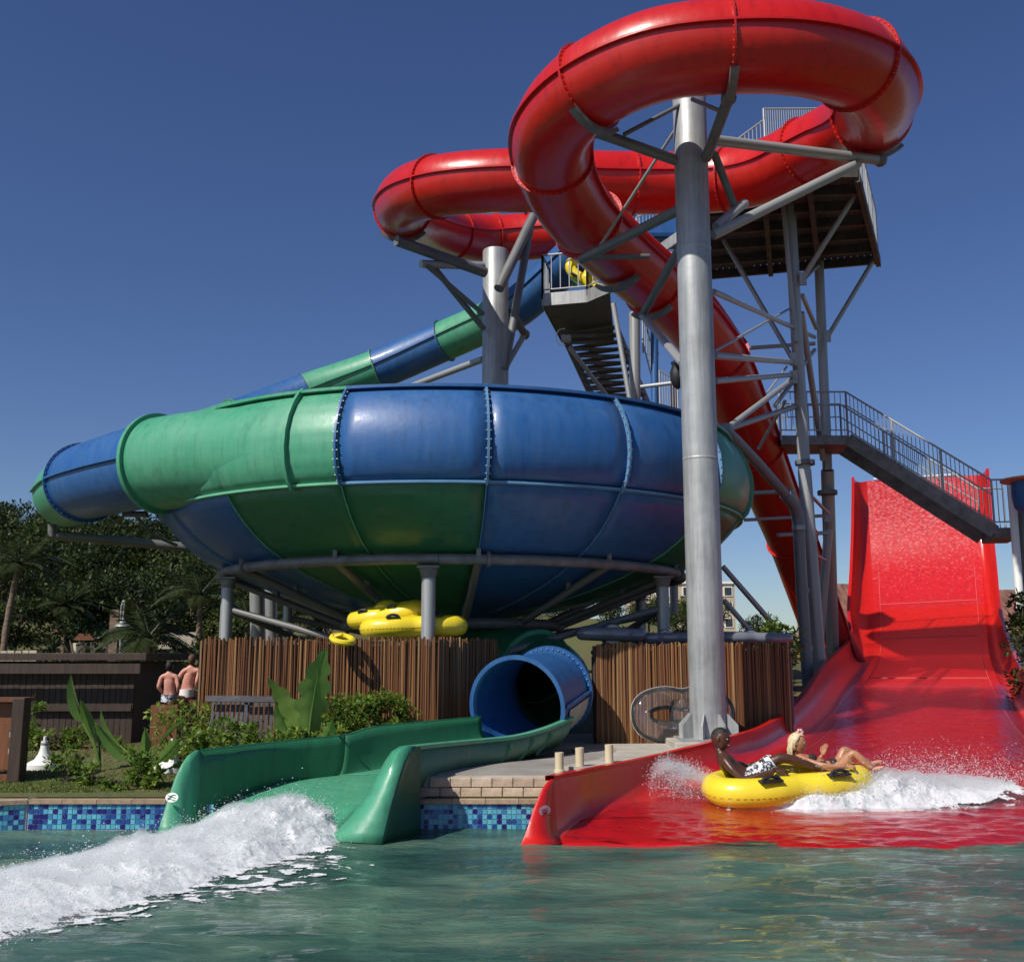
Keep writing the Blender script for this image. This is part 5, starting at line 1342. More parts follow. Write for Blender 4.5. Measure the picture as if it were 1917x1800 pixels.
def paddle_plant(px, py, y, spec, label, group=None):
    """spec: list of (lean x, lean y, stalk length, mesh 0/1, scale, twist)"""
    y = YR(y); g = PY(px, py, y); z = gz(g.x, y); z0 = z; t = empty('broad_leaf_plant', (g.x, y, z0), label, 'plant', group)
    for lx, ly, L, k, s, tw_ in spec:
        base = V((g.x, y, z0)); tip = base + V((lx, ly, L))
        mb = MB(); mb.tube(spl([base, base.lerp(tip, .55) - V((lx, ly, 0)) * .15, tip], 4), [lerp(.022, .012, i / 8) for i in range(9)], 6); mb.build('stalk', M['leaf_banana'], t)
        d = V((lx * 1.3, ly * 1.3, L)).normalized()
        q = d.to_track_quat('Z', 'Y').to_euler()
        xa = (V((1, 0, 0)) - d * d.x).normalized(); Mr = Matrix((xa, d.cross(xa), d)).transposed() @ Matrix.Rotation(tw_, 3, 'Z')
        inst('leaf', BL1 if k == 0 else BL2, t, tip, Mr.to_euler(), (s, s, s))
    return t
paddle_plant(576, 1390, 13.5, [(.02, 0, .50, 0, 1.55, .45), (-.10, .05, .38, 0, 1.25, -.5), (.16, -.1, .30, 0, .8, -.4), (-.20, .1, .36, 0, .85, .5), (.28, .1, .26, 0, .6, 1.2), (-.08, -.1, .2, 0, .7, -.9)], 'tall torn banana plant in front of the bamboo fence')
paddle_plant(272, 1410, 13.1, [(0, 0, .12, 1, .85, .2), (-.22, 0, .22, 1, 1.0, .9), (.22, -.1, .22, 0, .75, -.5), (-.36, .1, .38, 1, .95, 1.4), (.34, 0, .12, 1, .7, .4), (.10, .2, .35, 1, .9, 2)], 'broad leaved plant on the lawn left of the green slide lip')
paddle_plant(190, 1385, 14.0, [(-.12, 0, .42, 1, .9, .3), (-.26, 0, .62, 1, 1.1, 1.1), (-.06, .1, .30, 0, .55, -.6), (-.20, .1, .5, 0, .55, -.2)], 'slim leaning broad leaved plant in front of the dark shed')
paddle_plant(118, 1230, 20.6, [(-.05, 0, .25, 0, 1.3, .3)], 'single upright broad leaf showing above the shed roof')

def shrub(name, px, pyb, y, rad, n, nl, L, label, group, mat='leaf_shrub', seed=1, stems=7, z=None, cl=.34):
    y = YR(y); g = PY(px, pyb, y); z = gz(g.x, y) if z is None else z
    t = empty(name, (g.x, y, z), label, 'shrub' if name == 'shrub' else 'plant', group)
    mb = MB(); random.seed(seed)
    for i in range(stems):
        e = V((random.uniform(-.7, .7) * rad[0], random.uniform(-.7, .7) * rad[1], rad[2] * random.uniform(.9, 1.8)))
        mb.tube(spl([V((g.x, y, z - .05)), V((g.x, y, z)) + e * .5 + V((0, 0, .05)), V((g.x, y, z)) + e], 3), [.012, .011, .010, .009, .008, .006, .004], 5)
    mb.build('stems', M['trunk'], t)
    c = crown_mb(rad, n, nl, L, seed=seed, cl=cl, hollow=.3); c.v = [(v[0] + g.x, v[1] + y, v[2] + z + rad[2] * .95) for v in c.v]
    c.build('foliage', M[mat], t, smooth=False, kind='stuff'); return t
SH = [(430, 1370, 13.5, (.44, .35, .37), 40, 46, .078, 'dense round green shrub below the slatted chairs'), (528, 1385, 13.2, (.30, .3, .32), 28, 44, .07, 'low shrub left of the banana plant'),
      (455, 1300, 13.8, (.60, .3, .14), 7, 34, .07, 'sprawling yellow green shrub reaching over the left slatted chair'), (650, 1345, 14.5, (.40, .3, .50), 42, 46, .07, 'yellow green shrub right of the banana plant'),
      (708, 1335, 15.05, (.46, .14, .50), 50, 48, .066, 'dense shrub in front of the bamboo fence'), (762, 1330, 15.2, (.30, .13, .42), 26, 44, .06, 'thin shrub nearest the blue tube mouth'),
      (385, 1375, 13.1, (.32, .3, .32), 28, 42, .07, 'low shrub just behind the green slide lip'), (600, 1375, 13.6, (.42, .25, .33), 34, 44, .066, 'ground hugging shrub at the foot of the banana plant'),
      (345, 1330, 15.0, (.42, .4, .50), 26, 42, .075, 'dark shrub beside the left end of the bamboo fence'), (300, 1300, 15.5, (.5, .3, .45), 18, 40, .08, 'yellow green shrub in front of the seated bathers'),
      (640, 1225, 14.4, (.16, .15, .42), 9, 36, .06, 'thin climbing shrub below the yellow ring float'), (812, 1345, 15.38, (.22, .08, .24), 14, 36, .055, 'small weed clump at the fence corner above the green slide')]
SH += [(560, 1360, 14.2, (.40, .25, .42), 36, 46, .072, 'bright shrub behind the banana plant'), (610, 1330, 14.6, (.34, .22, .55), 30, 44, .072, 'tall bright shrub between the banana plant and the fence'),
       (642, 1370, 14.25, (.30, .14, .30), 26, 44, .066, 'shrub brushing the far edge of the green slide'), (735, 1340, 15.25, (.34, .10, .50), 34, 44, .066, 'dark green shrub against the right part of the left fence'),
       (480, 1385, 13.1, (.30, .25, .24), 22, 42, .066, 'low bright shrub just behind the green slide edge')]
for i, s in enumerate(SH): 
    z = None
    if i == 2: z = gz(0, 14) + .62
    if i == 10: z = gz(0, 14) + .75
    if i == 9: z = gz(0, 14) + .35
    shrub('shrub', *s, 'shrubs between the lawn and the bamboo fence', seed=40 + i, z=z)
PLn = [(122, 1475, 12.6, (.20, .16, .20), 12, 34, .07, 'leafy plant at the pool edge beside the left parasol foot'), (165, 1480, 12.3, (.15, .12, .13), 8, 34, .08, 'small dark plant at the pool edge right of the left parasol foot'),
       (258, 1480, 12.2, (.15, .14, .24), 14, 34, .075, 'bushy plant at the pool edge left of the green slide lip'), (288, 1485, 12.1, (.10, .1, .12), 10, 34, .075, 'grassy plant touching the green slide lip'),
       (215, 1486, 12.0, (.16, .1, .08), 8, 30, .06, 'sparse weed on the pool edge between two bushier plants'), (70, 1395, 16.6, (.28, .2, .18), 10, 34, .09, 'weedy plant at the foot of the dark shed'),
       (150, 1392, 16.9, (.35, .2, .14), 12, 34, .09, 'low plants along the dark shed wall'), (215, 1390, 16.5, (.22, .15, .10), 10, 34, .08, 'bright low plant under the slim broad leaved plant'), (60, 1340, 16.9, (.12, .1, .5), 8, 26, .09, 'thin tall weed against the dark shed')]
for i, s in enumerate(PLn): shrub('garden_plant', *s, 'small plants round the lawn', seed=70 + i, stems=5)
# leafy sapling by the right end of the fence, and dark growth at the right edge
shrub('shrub', 1450, 1200, 18.0, (.42, .4, .62), 36, 44, .10, 'tall leafy sapling at the right end of the right bamboo fence', 'shrubs by the tower', seed=91, z=1.35)
shrub('shrub', 1450, 1260, 18.6, (.26, .3, .85), 34, 44, .10, 'dark leafy shrub between the fence end and the grey pipe', 'shrubs by the tower', 'leaf_far', seed=92, z=.6)
shrub('shrub', 1922, 1240, 21.5, (.40, .5, 1.0), 40, 50, .09, 'dark leafy shrub at the right edge behind the red slide', 'shrubs by the tower', 'leaf_far', seed=93, z=.7)
shrub('shrub', 1908, 1120, 21.5, (.22, .3, .45), 14, 40, .13, 'upper leafy branch at the right edge beside the pale post', 'shrubs by the tower', 'leaf_far', seed=94, z=2.4)
# grass on the lawn
def grass():
    random.seed(9); mb = MB()
    for i in range(26000):
        y = 12.5 + (random.random() ** 1.3) * 5.2; x = random.uniform(-.54, -.25) * y if y < 13.2 else random.uniform(-.54, -.2) * y
        if mn.noise(V((x * .8, y * .8, 2))) < -.18 and random.random() < .8: continue
        z = gz(x, y); h = random.uniform(.012, .034); a = random.uniform(0, 6.28); w = .009; l = V((random.uniform(-.02, .02), random.uniform(-.02, .02), h))
        c, s = math.cos(a) * w, math.sin(a) * w; k = len(mb.v)
        mb.v += [(x - c, y - s, z - .005), (x + c, y + s, z - .005), (x + l.x, y + l.y, z + l.z)]; mb.f.append((k, k + 1, k + 2))
    mb.build('grass', M['grass'], smooth=False, kind='stuff', label='short patchy lawn grass left of the green slide', cat='grass')
grass()
# ================================================================== PEOPLE
def skin_body(name, joints, edges, mat, parent, root=0, sub=2):
    """one continuous surface grown over a jointed skeleton"""
    o_ = org(parent); me = bpy.data.meshes.new(name)
    me.from_pydata([tuple(V(j[0]) - o_) for j in joints], edges, []); me.materials.append(M[mat])
    o = bpy.data.objects.new(name, me); COL.objects.link(o); o.parent = parent; ORIG[o.name] = o_
    sk = o.modifiers.new('skin', 'SKIN'); sk.use_smooth_shade = True; sk.branch_smoothing = .6
    for i, j in enumerate(joints):
        r = j[1]; r = tuple(q * 1.05 for q in r) if hasattr(r, '__len__') else r * 1.05; v = me.skin_vertices[0].data[i]; v.radius = r if hasattr(r, '__len__') else (r, r); v.use_root = (i == root)
    ss = o.modifiers.new('subsurf', 'SUBSURF'); ss.levels = sub; ss.render_levels = sub
    return o
def hand(parent, wrist, palm_dir, normal, thumb_side, mat, s=1.0, curl=.9):
    """palm and five separate bent fingers"""
    d = V(palm_dir).normalized(); n = (V(normal) - d * V(normal).dot(d)).normalized(); sd_ = d.cross(n).normalized()
    if sd_.dot(V(thumb_side)) < 0: sd_ = -sd_
    mb = MB(); L = .085 * s
    rows = []
    for t, w, th in ((0, .026, .020), (.3, .034, .018), (.7, .041, .015), (1, .040, .012)):
        c = V(wrist) + d * L * t; rows.append([c + sd_ * math.cos(a) * w * s + n * math.sin(a) * th * s for a in [2 * math.pi * k / 12 for k in range(12)]])
    k0 = len(mb.v); mb.grid(rows, True); mb.f.append(tuple(range(k0 + 11, k0 - 1, -1))); mb.f.append(tuple(k0 + 36 + k for k in range(12)))
    for i, ln in enumerate((.068, .076, .072, .056)):
        b = V(wrist) + d * L * .97 + sd_ * (.029 - .0195 * i) * s; p = [b]; ang = 0
        for seg, f in ((.45, .45), (.32, .75), (.23, .6)):
            ang += curl * f; p.append(p[-1] + (d * math.cos(ang) - n * math.sin(ang)) * ln * seg * s)
        mb.tube(p, [.0095 * s, .009 * s, .008 * s, .006 * s], 8)
    b = V(wrist) + d * L * .3 + sd_ * .030 * s
    p = [b, b + (d * .6 + sd_ * .7) * .032 * s, b + (d * 1.0 + sd_ * .75) * .050 * s - n * .012 * s, b + (d * 1.3 + sd_ * .6) * .066 * s - n * .030 * s]
    mb.tube(p, [.012 * s, .0105 * s, .0095 * s, .007 * s], 8)
    return mb.build('hand', M[mat], parent)
M['teeth'] = mat_simple('teeth', (.75, .72, .66), .4); M['eye_dark'] = mat_simple('dark_iris', (.012, .01, .01), .2); M['eye_white'] = mat_simple('eye_white', (.65, .62, .58), .3)
M['lip_dark'] = mat_simple('brown_lips', (.10, .035, .03), .4); M['lip_pink'] = mat_simple('pink_lips', (.45, .12, .10), .4)
def head(parent, c, face, up, mat, r=.098, lip='lip_dark', smile=True, name='head'):
    f = V(face).normalized(); u = (V(up) - f * V(up).dot(f)).normalized(); s_ = f.cross(u)
    vs, fs = ICO[3]; mb = MB(); out = []
    for v in vs:
        x, y, z = v.x, v.y, v.z                      # x side, y forward, z up
        p = V((x * .76, y * .95, z * 1.16))
        if z < -.1:                                  # jaw narrows, chin forward
            k = (-.1 - z) / .9; p.x *= 1 - .38 * k; p.y = p.y * (1 - .22 * k) + .20 * k
        if y > .55 and abs(z) < .35: p.y -= .06 * (1 - abs(z) / .35)
        g = math.exp(-((x / .13) ** 2 + ((z + .18) / .22) ** 2)) * (1 if y > 0 else 0); p.y += .26 * g       # nose
        g = math.exp(-((abs(x) - .3) / .13) ** 2 - ((z - .08) / .11) ** 2) * (1 if y > 0 else 0); p.y -= .09 * g  # eye sockets
        g = math.exp(-((z - .27) / .09) ** 2) * max(0, y) * math.exp(-(x / .5) ** 2); p.y += .05 * g             # brow
        g = math.exp(-((x / .24) ** 2 + ((z + .55) / .09) ** 2)) * (1 if y > 0 else 0); p.y += .07 * g           # lips
        g = math.exp(-((abs(x) - .42) / .15) ** 2 - ((z + .22) / .2) ** 2) * (1 if y > 0 else 0); p.y += .05 * g   # cheeks
        if y < -.2: p.y *= 1.12
        out.append(V(c) + (s_ * p.x + f * p.y + u * p.z) * r)
    mb.add(out, fs); h = mb.build(name, M[mat], parent)
    def at(x, y, z): return V(c) + (s_ * x + f * y + u * z) * r
    for sg in (-1, 1):
        MB().blob(at(.29 * sg, .785, .08), .10 * r, 2, 0, (1.2, 1, .6)).build('eye', M['eye_white'], h); MB().blob(at(.30 * sg, .865, .08), .062 * r, 1).build('iris', M['eye_dark'], h)
        mb = MB(); mb.tube([at(.14 * sg, .93, .24), at(.28 * sg, .93, .28), at(.44 * sg, .82, .23)], .030 * r, 5); mb.build('eyebrow', M['hair_dark' if lip == 'lip_dark' else 'hair_blond'], h)
        mb = MB(); mb.blob(at(.78 * sg, -.02, -.02), .22 * r, 2, 0, (1, 1, 1)); ear = mb
        ear.v = [tuple(V(v) if False else at(.77 * sg, -.05, 0) + (V(v) - at(.78 * sg, -.02, -.02)) - s_ * (V(v) - at(.78 * sg, -.02, -.02)).dot(s_) * .6 + u * (V(v) - at(.78 * sg, -.02, -.02)).dot(u) * .35) for v in ear.v]
        ear.build('ear', M[mat], h)
    mb = MB(); pts = [at(x, .92 - abs(x) * .55 + .02, -.55 + (abs(x) * .25 if smile else 0)) for x in (-.26, -.13, 0, .13, .26)]
    mb.tube(pts, [.02 * r, .055 * r, .07 * r, .055 * r, .02 * r], 6); mb.build('lips', M[lip], h)
    if smile:
        mb = MB(); mb.tube([at(x, .965 - abs(x) * .55, -.545 + abs(x) * .25) for x in (-.2, -.1, 0, .1, .2)], [.02 * r, .045 * r, .05 * r, .045 * r, .02 * r], 6); mb.build('teeth', M['teeth'], h)
    return h, at
def mat_shorts():
    m, nt, b = newmat('black_and_white_print'); n = _noise(nt, 16, 2, .5)
    r = _ramp(nt, n.outputs[0], [(0, (.62, .63, .66)), (.5, (.02, .022, .03)), (.58, (.35, .38, .45)), (.64, (.62, .63, .66))], 'CONSTANT')
    r.color_ramp.elements[1].position = .47
    nt.links.new(r.outputs[0], b.inputs['Base Color']); b.inputs['Roughness'].default_value = .6; return m
M['shorts'] = mat_shorts()
def px(x, y, Y): return PN(x, y, Y)
def man():
    t = empty('person', px(1395, 1480, 12.2), 'man with shaved head and black and white shorts at the back of the raft', 'person')
    Yn, Yf = 12.13, 12.45
    J = [(px(1402, 1462, 12.3), .13),            #0 pelvis
         (px(1381, 1450, 12.3), .125),           #1 waist
         (px(1363, 1432, 12.28), (.135, .15)),   #2 chest
         (px(1352, 1416, 12.28), (.11, .13)),    #3 upper chest
         (px(1346, 1405, 12.28), .055),          #4 neck
         (px(1347, 1396, 12.27), .056),          #5 head root
         (px(1356, 1421, Yn), .062), (px(1372, 1442, 12.03), .047), (px(1391, 1459, 11.98), .040), (px(1425, 1451, 11.97), .037), (px(1452, 1442, 11.98), .026),   #6-10 near arm
         (px(1352, 1414, Yf), .060), (px(1372, 1432, 12.55), .044), (px(1388, 1442, 12.6), .038), (px(1408, 1428, 12.6), .026),    #11-14 far arm
         (px(1420, 1448, 12.2), .095), (px(1442, 1428, 12.17), .080), (px(1463, 1417, 12.15), .062), (px(1492, 1424, 12.15), .058), (px(1528, 1436, 12.15), .036), #15-19 near leg
         (px(1420, 1446, 12.45), .09), (px(1445, 1426, 12.5), .078), (px(1466, 1418, 12.5), .06), (px(1495, 1426, 12.52), .055), (px(1530, 1434, 12.52), .036)]  #20-24 far leg
    E = [(0, 1), (1, 2), (2, 3), (3, 4), (4, 5), (3, 6), (6, 7), (7, 8), (8, 9), (9, 10), (3, 11), (11, 12), (12, 13), (13, 14), (0, 15), (15, 16), (16, 17), (17, 18), (18, 19), (0, 20), (20, 21), (21, 22), (22, 23), (23, 24)]
    skin_body('body', J, E, 'skin_dark', t)
    h, at = head(t, px(1349, 1382, 12.25), (.80, -.45, -.10), (.05, 0, 1), 'skin_dark', .117)
    # cropped hair cap
    vs, fs = ICO[3]; mb = MB(); keep = [i for i, v in enumerate(vs) if v.z > .25 + .45 * max(0, v.y)]; ks = set(keep)
    mb.add([at(v.x * .775, v.y * (1.08 if v.y < 0 else .96), v.z * 1.18) for v in vs], [f for f in fs if all(i in ks for i in f)]); mb.build('cropped_hair', M['hair_dark'], h)
    # shorts over hips and thighs
    def seg(a, b, r0, r1): m = MB(); m.tube([a, a.lerp(b, .5), b], [r0, (r0 + r1) / 2 * 1.03, r1], 18); return m
    sh_ = MB(); sh_.tube([px(1402, 1462, 12.3), px(1418, 1450, 12.2), px(1433, 1435, 12.18), px(1446, 1425, 12.17)], [.15, .135, .108, .102], 20)
    sh_.tube([px(1402, 1462, 12.32), px(1420, 1446, 12.45), px(1448, 1425, 12.5)], [.14, .125, .10], 20); sh_.build('swim_shorts', M['shorts'], t)
    hand(t, px(1452, 1442, 11.98), (1, .0, .08), (0, -.35, .9), (0, .9, .3), 'skin_dark', 1.2, 1.15)
    hand(t, px(1408, 1428, 12.6), (1, .1, -.3), (0, .3, .9), (0, -1, .2), 'skin_dark', 1.1, 1.1)
    for (x, y, Y) in ((1531, 1433, 12.15), (1533, 1431, 12.52)):
        f = MB(); f.tube([px(x - 4, y + 3, Y), px(x + 1, y, Y), px(x + 8, y - 4, Y), px(x + 15, y - 7, Y)], [.034, .04, .036, .02], 10); f.build('foot', M['skin_dark'], t)
    return t
def woman():
    t = empty('person', px(1535, 1470, 12.4), 'blond woman in a dark bikini lying back at the front of the raft', 'person')
    J = [(px(1562, 1443, 12.55), .12), (px(1538, 1434, 12.55), .095), (px(1516, 1426, 12.55), (.12, .105)), (px(1500, 1420, 12.55), (.085, .10)), (px(1489, 1412, 12.53), .045), (px(1488, 1404, 12.52), .046),
         (px(1495, 1417, 12.38), .046), (px(1516, 1425, 12.22), .036), (px(1540, 1432, 12.12), .032), (px(1565, 1435, 12.10), .030), (px(1583, 1434, 12.10), .021),
         (px(1503, 1416, 12.72), .044), (px(1520, 1424, 12.85), .034), (px(1532, 1422, 12.85), .03), (px(1540, 1412, 12.8), .02),
         (px(1574, 1436, 12.45), .08), (px(1588, 1418, 12.4), .065), (px(1597, 1407, 12.37), .050), (px(1613, 1421, 12.35), .046), (px(1634, 1439, 12.33), .028),
         (px(1572, 1432, 12.68), .08), (px(1576, 1412, 12.72), .064), (px(1580, 1400, 12.72), .050), (px(1602, 1414, 12.74), .044), (px(1630, 1428, 12.75), .028)]
    E = [(0, 1), (1, 2), (2, 3), (3, 4), (4, 5), (3, 6), (6, 7), (7, 8), (8, 9), (9, 10), (3, 11), (11, 12), (12, 13), (13, 14), (0, 15), (15, 16), (16, 17), (17, 18), (18, 19), (0, 20), (20, 21), (21, 22), (22, 23), (23, 24)]
    skin_body('body', J, E, 'skin_fair', t)
    h, at = head(t, px(1493, 1390, 12.5), (.93, -.36, -.12), (.12, 0, 1), 'skin_fair', .103, 'lip_pink')
    vs, fs = ICO[3]; mb = MB()
    keep = set(i for i, v in enumerate(vs) if v.y < .30 + .5 * max(0, v.z) - .2 and v.z > -.75 or v.z > .55)
    mb.add([at(v.x * .88, v.y * 1.10 - .04, v.z * 1.24 + .02) for v in vs], [f for f in fs if all(i in keep for i in f)])
    mb.build('hair', M['hair_blond'], h, solid=.008)
    mb = MB(); random.seed(4)
    for i in range(26):
        a = -1.25 + 2.5 * i / 25; x = .84 * math.sin(a); y = -.28 - .8 * math.cos(a) * .9
        mb.tube([at(x, y * .9 + .1, .35), at(x * 1.02, y, -.35), at(x * .95, y - .02 + random.uniform(-.1, .1), -1.0), at(x * .85, y + random.uniform(-.15, .1), -1.45 - random.random() * .3)], [.10 * .098, .12 * .098, .10 * .098, .03 * .098], 6)
    mb.build('hair_strands', M['hair_blond'], h)
    fl = MB(); c = at(.2, .2, 1.28)
    for k in range(6):
        a = k * 1.047; fl.blob(c + V((math.cos(a) * .028, 0, math.sin(a) * .028)), .022, 1)
    fl.build('hair_flower', mat_simple('pink_petals', (.7, .38, .36), .5), h)
    bk = MB(); bk.tube([px(1516, 1425, 12.44), px(1520, 1419, 12.5), px(1520, 1418, 12.62)], [.05, .062, .05], 14); bk.build('bikini_top', M['shorts2'], t)
    bk = MB(); bk.tube([px(1554, 1440, 12.55), px(1567, 1438, 12.55)], [.128, .125], 18); bk.build('bikini_bottom', M['shorts2'], t)
    hand(t, px(1583, 1434, 12.10), (1, .0, .06), (0, -.3, .9), (0, .9, .3), 'skin_fair', 1.0, 1.15)
    hand(t, px(1540, 1412, 12.8), (.35, 0, 1), (-.8, -.5, .2), (-.5, 0, .3), 'skin_fair', .95, .35)
    for (x, y, Y) in ((1636, 1440, 12.33), (1632, 1429, 12.75)):
        f = MB(); f.tube([px(x - 3, y, Y), px(x + 2, y, Y), px(x + 12, y - 3, Y - .03), px(x + 19, y - 5, Y - .05)], [.030, .034, .030, .016], 10); f.build('foot', M['skin_fair'], t)
    return t
M['shorts2'] = mat_simple('dark_swim_fabric', (.03, .025, .02), .6)
man(); woman()
M['hair_brown'] = mat_simple('brown_hair', (.08, .04, .02), .7)
def bather(pxx, pyy, Y, label, hair, sc=1.0, lean=0):
    g = PN(pxx, pyy, Y); z0 = gz(g.x, Y); zt = g.z    # pyy = head centre
    x = g.x; t = empty('person', (x, Y, z0), label, 'person', 'bathers resting with their backs turned')
    s = sc; H = zt
    J = [(V((x, Y, H - .72 * s)), .14 * s), (V((x, Y + .02, H - .50 * s)), .12 * s), (V((x + lean * .5, Y + .02, H - .30 * s)), (.16 * s, .11 * s)), (V((x + lean, Y, H - .20 * s)), .10 * s), (V((x + lean, Y, H - .10 * s)), .05 * s),
         (V((x + lean - .17 * s, Y, H - .24 * s)), .055 * s), (V((x - .22 * s, Y - .03, H - .46 * s)), .042 * s), (V((x - .16 * s, Y + .12, H - .62 * s)), .03 * s),
         (V((x + lean + .17 * s, Y, H - .24 * s)), .055 * s), (V((x + .22 * s, Y - .03, H - .46 * s)), .042 * s), (V((x + .16 * s, Y + .12, H - .62 * s)), .03 * s),
         (V((x - .12 * s, Y + .2, H - .74 * s)), .09 * s), (V((x - .14 * s, Y + .45, H - .72 * s)), .07 * s), (V((x - .14 * s, Y + .5, z0 + .05)), .045 * s),
         (V((x + .12 * s, Y + .2, H - .74 * s)), .09 * s), (V((x + .14 * s, Y + .45, H - .72 * s)), .07 * s), (V((x + .14 * s, Y + .5, z0 + .05)), .045 * s)]
    E = [(0, 1), (1, 2), (2, 3), (3, 4), (3, 5), (5, 6), (6, 7), (3, 8), (8, 9), (9, 10), (0, 11), (11, 12), (12, 13), (0, 14), (14, 15), (15, 16)]
    skin_body('body', J, E, 'skin_pink', t)
    h, at = head(t, V((x + lean, Y, H)), (.2, .95, -.1), (0, 0, 1), 'skin_pink', .10 * s, 'lip_pink', False)
    vs, fs = ICO[2]; keep = set(i for i, v in enumerate(vs) if v.y < .35 or v.z > .5); mb = MB()
    mb.add([at(v.x * .84, v.y * 1.12 - .03, v.z * 1.22) for v in vs], [f for f in fs if all(i in keep for i in f)]); mb.build('hair', M[hair], h)
    mb = MB(); mb.tube([V((x, Y, H - .78 * s)), V((x, Y, H - .62 * s))], .15 * s, 16); mb.build('swimwear', M['shorts'] if hair == 'hair_dark' else M['white'], t)
    sb = MB(); sb.box((x, Y + .05, (z0 + H - .84 * s) / 2), (.42, .42, max(.05, H - .84 * s - z0))); sb.build('stool', M['mid_wood'], t, smooth=False); return t
bather(318, 1246, 16.9, 'dark haired bather with a bare pink back seen just left of the bamboo fence', 'hair_dark', .72)
bather(352, 1234, 17.5, 'second bare backed bather partly behind the end of the bamboo fence', 'hair_brown', .78, .07)

# ================================================================== WHITE WATER
def mat_foam():
    m, nt, b = newmat('white_water_foam')
    n = _noise(nt, 5, 6, .7); n2 = _noise(nt, 22, 5, .75)
    mx = nt.nodes.new('ShaderNodeMath'); mx.operation = 'MULTIPLY_ADD'; mx.inputs[1].default_value = .5
    nt.links.new(n2.outputs[0], mx.inputs[0]); nt.links.new(n.outputs[0], mx.inputs[2])
    r = _ramp(nt, mx.outputs[0], [(.50, (.34, .42, .41)), (.64, (.62, .66, .67)), (.80, (.82, .83, .84))])
    nt.links.new(r.outputs[0], b.inputs['Base Color']); b.inputs['Roughness'].default_value = .85; b.inputs['Specular IOR Level'].default_value = .15
    b.inputs['Subsurface Weight'].default_value = .8; b.inputs['Subsurface Radius'].default_value = (.05, .06, .06)
    n5 = _noise(nt, 45, 5, .8); _bump(nt, b, n5.outputs[0], .9, .02)
    return m
M['foam'] = mat_foam()
def mat_drop():
    m, nt, b = newmat('water_droplets'); b.inputs['Base Color'].default_value = (.62, .65, .67, 1); b.inputs['Roughness'].default_value = .5; b.inputs['Specular IOR Level'].default_value = .35
    b.inputs['Subsurface Weight'].default_value = .2
    return m
M['drop'] = mat_drop()
def fbm(p, o=4):
    v = 0; a = 1; f = 1
    for i in range(o): v += a * mn.noise(p * f); a *= .55; f *= 2.1
    return v
def heap(name, origin_fn, nu, nv, hfn, dfn, label, cat, drops=None, turb=.05, seed=0):
    """origin_fn(u,v)->Vector base; hfn(u,v)->height; dfn(u,v)->foam density"""
    vs, dens, hts = [], [], []
    for i in range(nu + 1):
        for j in range(nv + 1):
            u, v = i / nu, j / nv; p = origin_fn(u, v); h = hfn(u, v, p)
            q = V((p.x, p.y, seed * 3.1)); n1 = fbm(q * 2.2, 5); n2 = fbm(q * 5.5 + V((0, 0, h * 5)), 3)
            hh = h * (1 + .50 * n1) + h * .14 * abs(n2) + min(.012, h * .12) * fbm(q * 16, 3)
            t = turb * min(1, h * 6); hts.append(hh)
            sink = (.11 if name == 'raft_splash' else .07) * max(0, abs(v - .5) * 2 - .6) / .4 + .06 * max(0, .05 - u) / .05; sink = 0 if h < .013 and name == 'foam_streaks' else sink
            vs.append((p.x + t * fbm(q * 6 + V((7, 0, h * 9)), 2), p.y + t * fbm(q * 6 + V((0, 9, h * 9)), 2), p.z + max(hh, 0) - sink + (WH(p.x, p.y) if name in ('white_water', 'foam_streaks') and p.y < WY else 0))); dens.append(dfn(u, v, p))
    fs = [(i * (nv + 1) + j, i * (nv + 1) + j + 1, (i + 1) * (nv + 1) + j + 1, (i + 1) * (nv + 1) + j) for i in range(nu) for j in range(nv)]
    keep = []
    for f in fs:
        d = sum(dens[i] for i in f) / 4
        hz = sum(hts[i] for i in f) / 4
        if name == 'wake_splash': continue
        if hz > (.02 if name == 'raft_splash' else .05) and name != 'wake_splash': keep.append(f); continue
        if d < 1.15:
            c = V(vs[f[0]]); d += 1.1 * fbm(V((c.x * 5.0, c.y * 8.0, seed)), 5)
        if d > .42: keep.append(f)
    fs = keep
    root = empty(name, V(vs[len(vs) // 2]), label, cat)
    o_ = org(root); me = bpy.data.meshes.new('foam'); me.from_pydata([(v[0] - o_.x, v[1] - o_.y, v[2] - o_.z) for v in vs], [], fs); me.materials.append(M['foam'])
    for p in me.polygons: p.use_smooth = True
    a = me.attributes.new('foam', 'FLOAT', 'POINT'); a.data.foreach_set('value', dens)
    if fs:
        o = bpy.data.objects.new('foam', me); COL.objects.link(o); o.parent = root; o['kind'] = 'stuff'
    return root, vs, dens
def droplets(root, gen, n, name='spray', rmin=.003, rmax=.012, seed=3):
    random.seed(seed); mb = MB(); vs, fs = ICO[1]
    oct_v = [V(q) for q in ((1, 0, 0), (-1, 0, 0), (0, 1, 0), (0, -1, 0), (0, 0, 1), (0, 0, -1))]; oct_f = [(0, 2, 4), (2, 1, 4), (1, 3, 4), (3, 0, 4), (2, 0, 5), (1, 2, 5), (3, 1, 5), (0, 3, 5)]
    for i in range(n):
        p, s = gen()
        r = (rmin + (rmax - rmin) * random.random() ** 3) * s
        V_, F_ = (vs, fs) if r > .0055 else (oct_v, oct_f)
        st = 1 + random.random() * .8
        mb.add([(p.x + v.x * r * st, p.y + v.y * r, p.z + v.z * r) for v in V_], F_)
    mb.build(name, M['drop'], root, kind='stuff', auto=180)
